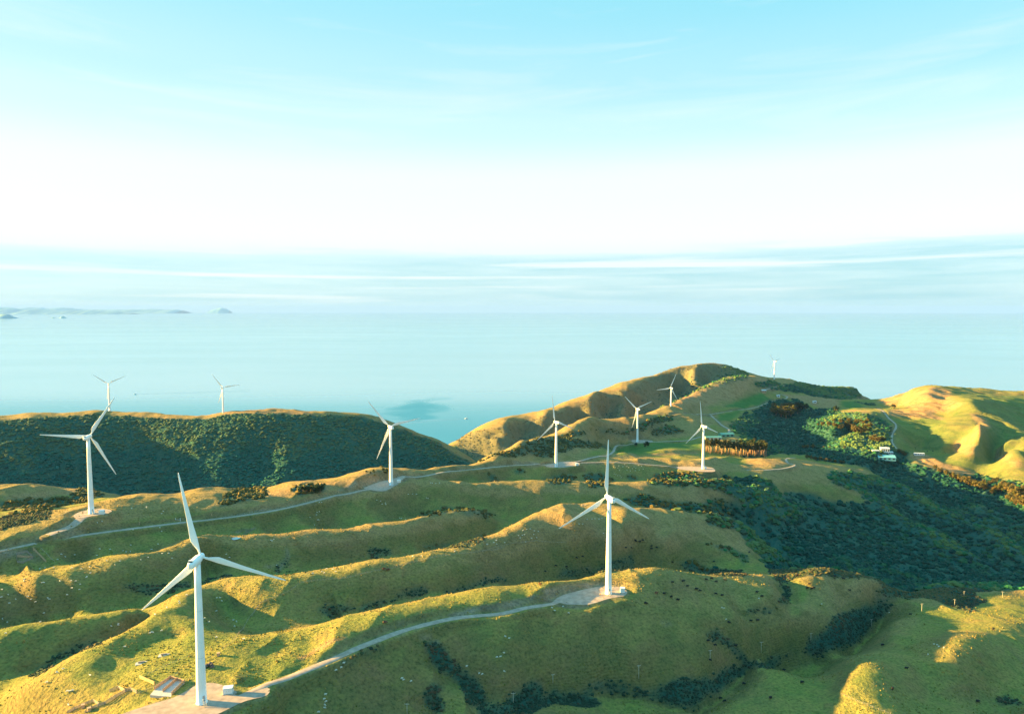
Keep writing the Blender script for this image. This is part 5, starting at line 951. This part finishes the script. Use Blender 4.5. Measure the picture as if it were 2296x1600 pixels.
wire_fence(8, [(780,1388),(860,1420),(950,1458),(1050,1495),(1130,1525),(1220,1560)], 'wire fence over the lowest sunlit knoll at the bottom right', 3)
wire_fence(5, [(350,185),(410,240),(470,298)], 'low pale fence right of the old stock yards by the far road', 3, dmin=430, post=.14)
def board_fence(name, c, L, h, label, cat, mat, boards=3, step=2.5, dmin=200):
    P = hits(cc(c, L), dmin)
    if len(P) < 2: return
    root = empty(name, P[0]); tag(root, label, cat); o0 = P[0]; pm = None
    for a, b in zip(P, P[1:]):
        L_ = (b - a).length; n = max(1, int(L_ / step)); ang = math.atan2(b.y - a.y, b.x - a.x)
        for k in range(n + 1):
            p = ground_z(a.lerp(b, k / n)) - o0
            if pm is None: bm = bmesh.new(); bm_box(bm, (0, 0, h * .5 - .1), (.2, .2, h + .3)); pm = q = obj("post", bm, mat, root)
            else: q = pm.copy(); link(q); q.parent = root
            q.location = p; q.rotation_euler = (0, 0, ang)
        for j in range(boards):
            z = h * (.18 + .74 * j / max(boards - 1, 1)); bm = bmesh.new(); A = ground_z(a) - o0; B = ground_z(b) - o0; m_ = (A + B) * .5; d = B - A
            M = Matrix.Translation(m_ + Vector((0, 0, z))) @ d.to_track_quat('X', 'Z').to_matrix().to_4x4(); bm_box(bm, (0, -.11, 0), (d.length, .05, h / boards * .72), M=M); obj("rail", bm, mat, root)
board_fence("board_fence", 5, [(1198,1292),(1322,1348)], 1.7, 'sunlit board fence wing leading to the loading pen', 'fence', M_plank)
board_fence("stock_race", 5, [(940,1412),(1012,1378),(1072,1410)], 1.5, 'small grey timber pen at the upper end of the stock race', 'stock yard', M_greyplank)
board_fence("stock_race", 5, [(900,1515),(990,1460),(1078,1408),(1118,1395),(1172,1420)], 1.6, 'long grey timber stock race left of the loading pen', 'stock yard', M_greyplank)
board_fence("stock_race", 5, [(580,1592),(700,1532),(800,1494),(848,1520)], 1.4, 'lower timber stock race with a sunlit end panel, near the bottom edge', 'stock yard', M_greyplank)
board_fence("stock_race", 5, [(728,1592),(790,1555),(896,1515)], 1.4, 'timber rail fence between the two stock races at the bottom', 'stock yard', M_greyplank)
board_fence("board_fence", 5, [(285,190),(340,245),(396,300)], 2.0, 'tall pale board wall on the right of the old stock yards', 'fence', M_plank, 4, 3, 430)
board_fence("stock_pen", 5, [(140,238),(150,304),(198,308),(284,268),(232,215),(140,238)], 1.7, 'old timber stock pen beside the far road fork', 'stock yard', M_greyplank, 3, 3, 430)
board_fence("stock_pen", 5, [(150,255),(200,258),(285,262)], 1.6, 'inner rail wall dividing the old stock yards', 'stock yard', M_plank, 3, 3, 430)
# loading pen with two concrete bays
def loading_pen():
    c5 = cc(5, [(1320,1395),(1460,1297),(1580,1330),(1470,1438),(1395,1412),(1515,1312),(1285,1437),(1465,1452)])
    zb = max(hit(*q).z for q in c5[:4]) + .05; W = []
    for px, py in c5:
        d = (CAMH - zb) / float(angT(py)); W.append(Vector((float(ratio(px, py)) * d, d, zb)))
    root = empty("loading_pen", W[0]); tag(root, 'two-bay plank loading pen with a pale concrete floor by the nearest turbine', 'stock yard'); o0 = W[0]
    def slab(nm, pts, mat, z):
        bm = bmesh.new(); top = [bm.verts.new(p - o0 + Vector((0, 0, z))) for p in pts]; bot = [bm.verts.new(p - o0 + Vector((0, 0, z - 1.2))) for p in pts]; n = len(pts)
        bm.faces.new(top); bm.faces.new(list(reversed(bot)))
        for k in range(n): bm.faces.new((top[k], bot[k], bot[(k + 1) % n], top[(k + 1) % n]))
        bmesh.ops.recalc_face_normals(bm, faces=bm.faces); obj(nm, bm, mat, root)
    slab("floor", [W[0], W[3], W[2], W[1]], M_conc, .05); slab("apron", [W[6], W[7], W[3], W[0]], M_conc, .10)
    for a, b in ((0, 1), (1, 2), (2, 3), (4, 5)):
        A, B = W[a] - o0, W[b] - o0; d = B - A; bm = bmesh.new(); M = Matrix.Translation((A + B) * .5) @ d.to_track_quat('X', 'Z').to_matrix().to_4x4(); bm_box(bm, (0, 0, .85), (d.length, .14, 1.6), M=M); w_ = obj("plank_wall", bm, M_plank, root)
        for k in range(int(d.length / 2.4) + 1):
            p = A + d * min(1, k * 2.4 / d.length); bm = bmesh.new(); bm_box(bm, (p.x, p.y + .16, .9), (.18, .18, 1.9)); obj("post", bm, M_wood, w_)
loading_pen()

# ------------------------------------------------------------------ kiosks, poles, small yard things
M_kiosk = simple("kiosk_paint", (.66, .70, .69), .5, .06, 1)
def kiosk(c, x, y, size, yaw, label, dmin=200):
    h = hit(*cc(c, [(x, y)])[0], dmin)
    if h is None: return
    root = empty("transformer_kiosk", h, yaw); tag(root, label, 'kiosk'); w, d, t = size
    bm = bmesh.new(); bm_box(bm, (0, 0, .1), (w + .5, d + .5, .4)); obj("plinth", bm, M_conc, root)
    bm = bmesh.new(); bm_box(bm, (0, 0, .3 + t / 2), (w, d, t)); body = obj("body", bm, M_kiosk, root)
    bm = bmesh.new(); bm_box(bm, (0, 0, .3 + t + .08), (w + .25, d + .25, .16), taper=.94); obj("roof", bm, M_kiosk, root)
    for s in (-1, 1):
        bm = bmesh.new(); bm_box(bm, (s * w * .24, -d / 2 - .02, .3 + t * .48), (w * .42, .05, t * .8)); dr = obj("door", bm, M_kiosk, root); bm = bmesh.new(); bm_box(bm, (s * w * .1, -d / 2 - .07, .3 + t * .5), (.06, .06, .3)); obj("handle", bm, M_dark, dr)
    bm = bmesh.new(); bm_box(bm, (w / 2 + .02, 0, .3 + t * .7), (.04, d * .5, t * .25)); obj("vent", bm, M_dark, root)
kiosk(5, 1957, 1418, (4.2, 3.0, 2.6), R(12), 'pale green transformer kiosk on the pad right of the nearest tower')
kiosk(7, 1222, 556, (3.2, 2.6, 3.0), R(-5), 'shaded blue-grey transformer kiosk behind the second tower on the oval pad', 380)
kiosk(1, 873, 1432, (4.2, 3.0, 2.8), R(10), 'white transformer kiosk right of the far left tower', 450)
kiosk(2, 1362, 1160, (4, 3, 2.6), R(0), 'small pale transformer kiosk right of the tower by the bay', 600)
kiosk(3, 832, 1016, (4.5, 3, 3.0), R(5), 'white transformer kiosk on the pad where the road bends', 900)
kiosk(3, 1928, 1048, (4.5, 3, 3.4), R(5), 'cream transformer kiosk at the foot of the tower on the square pad', 900)
M_pole = simple("pole_timber", (.42, .38, .31), .9, .2, 3); M_ins = simple("insulator", (.75, .72, .66), .3)
def power_pole(c, x, y, ytop, label, dmin=200):
    h = hit(*cc(c, [(x, y)])[0], dmin)
    if h is None: return
    H_ = max((y - ytop) * CR[c][2] * h.length * .93 / FPX, 5.5); root = empty("power_pole", h, R(random.Random(x).uniform(-25, 25))); tag(root, label, 'power pole', 'power poles across the shaded pasture')
    bm = bmesh.new(); bm_tube(bm, [(0, 0, -.5), (0, 0, H_)], [.19, .13], 8); obj("pole", bm, M_pole, root, True)
    bm = bmesh.new(); bm_box(bm, (0, -.16, H_ - .35), (2.3, .14, .18)); ca = obj("crossarm", bm, M_pole, root)
    for s in (-1.0, 0, 1.0): bm = bmesh.new(); bm_tube(bm, [(s, -.16, H_ - .25), (s, -.16, H_ - .02)], [.07, .05], 6); obj("insulator", bm, M_ins, ca)
for a in [(7,1360,1290,1178,'grey power pole on the open shaded slope, left of the others on that hill'),(7,1972,1140,1050,'power pole with a sunlit top on the shaded slope beside a black cow'),(7,285,1510,1415,'pale power pole leaning beside the bright bush at the bottom gully'),(7,625,1330,1290,'short power pole above the brushy bottom gully',),
          (6,1432,1598,1510,'pale green power pole at the bottom edge left of the brushy gully'),(8,120,1035,945,'grey power pole on the brown slope left of the wooded gully'),(8,530,955,873,'grey power pole at the upper edge of the wooded gully'),(8,1032,830,760,'power pole at the right bank of the wooded gully'),
          (8,1448,705,635,'slim bare pale pole on the green hill right of the wooded gully'),(8,1720,655,600,'power pole with a bright crossarm on the hill brow at right'),(8,2117,580,540,'orange-lit power pole at the far right by the dark bush'),(8,1798,575,545,'small dim pole standing in the dark bush at right')]: power_pole(*a)
def small(name, label, cat, c, x, y, build, dmin=200, yaw=0.0):
    h = hit(*cc(c, [(x, y)])[0], dmin)
    if h is None: return None
    root = empty(name, h, yaw); tag(root, label, cat); build(root); return root
def trough(root):
    bm = bmesh.new(); bm_box(bm, (0, 0, .1), (5.5, 3.2, .24)); obj("slab", bm, M_conc, root); bm = bmesh.new(); bm_box(bm, (0, .5, .55), (3.0, .9, .7)); obj("basin", bm, M_greyplank, root)
small("water_trough", 'stock trough on a pale slab in the shadow left of the nearest tower', 'trough', 5, 1210, 1165, trough, yaw=R(20)); small("water_trough", 'stock trough on a pale slab nearest the tall tower, on the shadow edge', 'trough', 5, 1405, 1098, trough, yaw=R(15))
def heap(root):
    rnd = random.Random(4)
    for k in range(9):
        bm = bmesh.new(); bmesh.ops.create_icosphere(bm, subdivisions=2, radius=rnd.uniform(.7, 1.3)); off = Vector((rnd.uniform(-2, 2), rnd.uniform(-1.3, 1.3), rnd.uniform(.2, .9)))
        for v in bm.verts: v.co = v.co * rnd.uniform(.8, 1.15) + off
        obj("boulder", bm, M_rock, root)
M_rock = simple("dark_rock", (.12, .085, .075), .95, .4, 1.2)
small("stone_heap", 'dark heap of boulders on the grass right of the nearest tower', 'stone heap', 5, 1797, 1195, heap)
def crate(root):
    bm = bmesh.new(); bm_box(bm, (0, 0, .8), (1.5, 1.5, 1.6), taper=.9); obj("panel", bm, M_plank, root); bm = bmesh.new(); bm_box(bm, (0, 0, 1.68), (1.7, 1.7, .14)); obj("lid", bm, M_plank, root)
small("timber_bin", 'sunlit timber bin at the fence corner right of the nearest tower', 'bin', 5, 1873, 1100, crate, yaw=R(20)); small("timber_bin", 'left one of two sunlit round-shouldered bins in the lower stock race', 'bin', 5, 712, 1545, crate, yaw=R(30)); small("timber_bin", 'right one of two sunlit round-shouldered bins in the lower stock race', 'bin', 5, 765, 1572, crate, yaw=R(40))
def gate(root):
    for s in (-2.2, 2.2): bm = bmesh.new(); bm_box(bm, (s, 0, 1.2), (.3, .3, 2.8)); obj("post", bm, M_kiosk, root)
    for z in (.6, 1.1, 1.6): bm = bmesh.new(); bm_box(bm, (0, 0, z), (4.2, .08, .12)); obj("rail", bm, M_steel, root)
small("road_gate", 'white gate at the roadside beside the blade of the nearest turbine', 'gate', 1, 1525, 1490, gate, 500)
def marker(root):
    bm = bmesh.new(); bm_box(bm, (0, 0, 1.1), (.3, .3, 2.4)); obj("post", bm, M_plank, root); bm = bmesh.new(); bm_box(bm, (0, -.2, 2.0), (.8, .08, .7)); obj("sign_plate", bm, M_plank, root)
small("marker_post", 'orange-lit marker post at the upper edge of the far road', 'post', 1, 1195, 1522, marker, 480); small("marker_post", 'tall orange-lit post on the green verge above the shaded road', 'post', 1, 1815, 1448, marker, 520)

# ------------------------------------------------------------------ buildings
M_green = simple("green_roof", (.12, .30, .22), .5, .1, .5); M_creamwall = simple("cream_wall", (.58, .54, .46), .8, .1, .6); M_whitewall = simple("white_wall", (.52, .54, .55), .7, .05, .5); M_teal = simple("teal_roof", (.16, .42, .46), .5, .1, .4); M_glass = simple("window_glass", (.03, .05, .06), .15, spec=.6)
def gable(name, label, c, x, y, L_, W_, H_, rise, yaw, roofm, wallm, dmin, openings=3, cat='shed', chimney=False):
    h = hit(*cc(c, [(x, y)])[0], dmin)
    if h is None: return
    root = empty(name, h, yaw); tag(root, label, cat); bm = bmesh.new(); bm_box(bm, (0, 0, H_ / 2 - .6), (L_, W_, H_ + 1.2)); wl = obj("wall", bm, wallm, root)
    bm = bmesh.new(); e = .5; pr = [(-W_ / 2 - e, H_ - .15), (0, H_ + rise), (W_ / 2 + e, H_ - .15), (W_ / 2 + e, H_ - .4), (0, H_ + rise - .35), (-W_ / 2 - e, H_ - .4)]
    A = [bm.verts.new((-L_ / 2 - e, a, b)) for a, b in pr]; B = [bm.verts.new((L_ / 2 + e, a, b)) for a, b in pr]; n = 6
    for k in range(n): bm.faces.new((A[k], B[k], B[(k + 1) % n], A[(k + 1) % n]))
    bm.faces.new(list(reversed(A))); bm.faces.new(B); bmesh.ops.recalc_face_normals(bm, faces=bm.faces); rf = obj("roof", bm, roofm, root)
    bm = bmesh.new()
    for s in (-1, 1): 
        vv = [bm.verts.new((s * (L_ / 2 - .02), a, b)) for a, b in ((-W_ / 2, H_), (W_ / 2, H_), (0, H_ + rise - .3))]; bm.faces.new(vv)
    obj("gable_end", bm, wallm, wl)
    if chimney: bm = bmesh.new(); bm_box(bm, (L_ * .2, 0, H_ + rise), (.9, .9, 1.8)); obj("chimney", bm, M_creamwall, rf)
    for k in range(openings):
        bx_ = L_ * (-.5 + (k + .5) / openings); bm = bmesh.new(); bm_box(bm, (bx_, -W_ / 2 - .03, H_ * .52), (L_ / openings * .5, .1, H_ * .5)); obj("window" if cat != 'shed' else "bay_door", bm, M_glass if cat != 'shed' else M_dark, root)
gable("farm_shed", 'cream-sided green-roofed farm shed, left of the two by the road bend', 3, 1995, 792, 34, 12, 5, 2.2, R(4), M_green, M_creamwall, 1200, 4)
gable("farm_shed", 'green-roofed farm shed, right of the two by the road bend', 3, 2110, 768, 30, 14, 6, 2.6, R(12), M_green, M_green, 1200, 3)
gable("house", 'white two-storey house among the dark valley trees', 4, 1140, 868, 17, 11, 8, 2.5, R(-14), M_whitewall, M_whitewall, 1200, 4, 'house', True)
gable("house", 'low white wing on the right of the valley house', 4, 1178, 884, 14, 8, 4, 1.6, R(-14), M_whitewall, M_whitewall, 1200, 3, 'house')
gable("garden_shed", 'small white shed left of the valley house', 4, 1066, 868, 14, 6, 3.4, 1.2, R(-8), M_whitewall, M_whitewall, 1200, 2)
gable("barn", 'large teal-roofed barn below the valley house', 4, 1150, 930, 34, 20, 6, 4, R(-12), M_teal, M_teal, 1200, 4)
gable("cabin", 'white cabin at the top of the pink spur', 4, 1425, 893, 20, 7, 3.5, 1.2, R(-6), M_whitewall, M_whitewall, 1200, 4, 'cabin')
gable("hut", 'tiny white hut on the pink field below the far ridge', 4, 560, 464, 10, 7, 6, 1.5, R(10), M_whitewall, M_whitewall, 1700, 1, 'hut')
gable("hut", 'tiny hut with a reddish side beside the access road below the skyline turbine', 4, 138, 378, 14, 9, 7, 2.5, R(8), M_whitewall, M_plank, 1700, 2, 'hut')
gable("hut", 'tiny pale hut at the access road junction below the skyline turbine', 4, 260, 414, 9, 7, 5, 1.5, R(0), M_whitewall, M_whitewall, 1700, 1, 'hut')

# ------------------------------------------------------------------ pond, boats and the far shore
M_pond = simple("pond_water", (.03, .16, .26), .08, spec=.6)
hp = hit(*cc(5, [(2022, 98)])[0], 520)
if hp:
    bm = bmesh.new(); bm.faces.new([bm.verts.new((hp.x + 3.6 * math.cos(a), hp.y + 3.6 * math.sin(a) * (1 + .15 * math.sin(3 * a)), hp.z + .35)) for a in [k * math.pi / 14 for k in range(28)]]); tag(obj("pond", bm, M_pond), 'small blue stock pond in the hollow', kind='structure')
def sea_at(px, py):
    d = CAMH / float(angT(py)); return Vector((float(ratio(px, py)) * d, d, 0))
M_hull = simple("boat_hull", (.78, .79, .78), .4); M_darkhull = simple("dark_hull", (.05, .06, .07), .5)
M_wake = simple("wake_water", (.10, .28, .42), .22, .1, .02, spec=.5); M_foam = simple("foam", (.75, .82, .82), .8)
def boat(px, py, L_, hm, label, wake_to=None, wl=''):
    p = sea_at(px, py); yaw = 0.0
    if wake_to: q = sea_at(*wake_to); v = p - q; yaw = math.atan2(v.y, v.x)
    root = empty("motor_boat", p, yaw); tag(root, label, 'boat'); bm = bmesh.new(); pr = [(-.5, .13, .0), (-.5, .15, .12), (.1, .15, .13), (.35, .09, .15), (.5, .005, .18)]
    top = []; bot = []
    for x, w, z in pr[1:]:
        top.append((bm.verts.new((x * L_, -w * L_, z * L_)), bm.verts.new((x * L_, w * L_, z * L_)))); bot.append((bm.verts.new((x * L_ * .95, -w * L_ * .6, -.04 * L_)), bm.verts.new((x * L_ * .95, w * L_ * .6, -.04 * L_))))
    for a, b, c_, d in zip(top, top[1:], bot, bot[1:]):
        bm.faces.new((a[0], b[0], b[1], a[1])); bm.faces.new((a[0], c_[0], d[0], b[0])); bm.faces.new((a[1], b[1], d[1], c_[1]))
    bm.faces.new((top[0][0], top[0][1], bot[0][1], bot[0][0])); bmesh.ops.recalc_face_normals(bm, faces=bm.faces); obj("hull", bm, hm, root)
    bm = bmesh.new(); bm_box(bm, (-.02 * L_, 0, .21 * L_), (.3 * L_, .2 * L_, .16 * L_), taper=.85); cb = obj("cabin", bm, M_hull, root); bm = bmesh.new(); bm_box(bm, (.05 * L_, 0, .215 * L_), (.2 * L_, .21 * L_, .06 * L_), taper=.95); obj("windscreen", bm, M_glass, cb)
    if wake_to:
        n = Vector((-v.y, v.x, 0)).normalized(); V_, F_ = [], []
        for s in (-1, 1):
            b = len(V_); V_ += [tuple(p + n * s * 1.5 + Vector((0, 0, .12))), tuple(p + Vector((0, 0, .12))), tuple(q + n * s * 26 + Vector((0, 0, .12))), tuple(q + n * s * 38 + Vector((0, 0, .12)))]; F_.append((b, b + 1, b + 2, b + 3) if s < 0 else (b, b + 3, b + 2, b + 1))
        w_ = mesh_np("wake", V_, F_, M_wake, None, False); tag(w_, wl, kind='stuff')
boat(1045.5, 938.6, 15, M_hull, 'white motor boat off the bay trailing a long wake', (880, 947), 'long v-shaped boat wake across the bay')
boat(303.5, 883.8, 16, M_hull, 'small pale boat beyond the dark hill, trailing a thin straight wake', (560, 875.5), 'thin straight wake behind the far left boat')
boat(1306.5, 890.5, 15, M_darkhull, 'small dark boat on the sea left of the coastal ridge')
M_far = simple("far_hills", (.16, .34, .38), .95, .2, .0005)  # pale blue puts part of the haze fade into the land colour
def far_land(name, label, pts, d, base_w):
    xs = [p[0] * .3646 for p in pts]; hs = [CAMH - float(angT(598 + p[1] * .3646)) * d for p in pts]; n = max(8, int((xs[-1] - xs[0]) / 2.2)); V_, F_ = [], []; rnd = random.Random(len(pts))
    for i in range(n + 1):
        x = xs[0] + (xs[-1] - xs[0]) * i / n; h = max(np.interp(x, xs, hs), 4) * (1 + rnd.uniform(-.07, .07)); wx = (x - 1148) / FPX * d; w = base_w * (.4 + .6 * min(1, h / 500))
        V_ += [(wx, d - w, -5), (wx + rnd.uniform(-60, 60), d - w * .45, h * rnd.uniform(.45, .7)), (wx, d, h), (wx, d + w * .6, h * .5), (wx, d + w, -5)]
    for i in range(n):
        for j in range(4): F_.append((i * 5 + j, i * 5 + 5 + j, i * 5 + 6 + j, i * 5 + 1 + j))
    tag(mesh_np(name, V_, F_, M_far), label, kind='structure')
far_land("far_hills", 'pale blue range of hills along the left horizon', [(-400,242),(-200,238),(0,246),(60,250),(130,257),(220,248),(300,256),(400,250),(470,258),(560,262),(700,263),(800,262),(960,259),(1040,265),(1080,261),(1130,270)], 98000, 3500)
far_land("far_hills", 'low blue headland across the sea at left', [(-400,240),(0,255),(100,258),(150,268),(250,262),(350,267),(450,271),(560,268),(650,274),(740,275),(765,280),(830,285)], 76000, 2500)
far_land("far_hills", 'small blue point of land at the left edge', [(-300,280),(0,289),(60,294),(85,308),(112,320)], 36500, 900)
far_land("far_island", 'lone flat blue island on the horizon', [(1296,270),(1330,259),(1362,253),(1400,258),(1416,270)], 104000, 1500)
far_land("far_islet", 'tiny rocky islet off the left shore', [(362,320),(378,309),(390,302),(404,308),(422,320)], 38000, 300)
far_land("far_islet", 'low rock between the shore and the islet', [(314,318),(330,309),(352,318)], 38000, 200)
#@@REST2
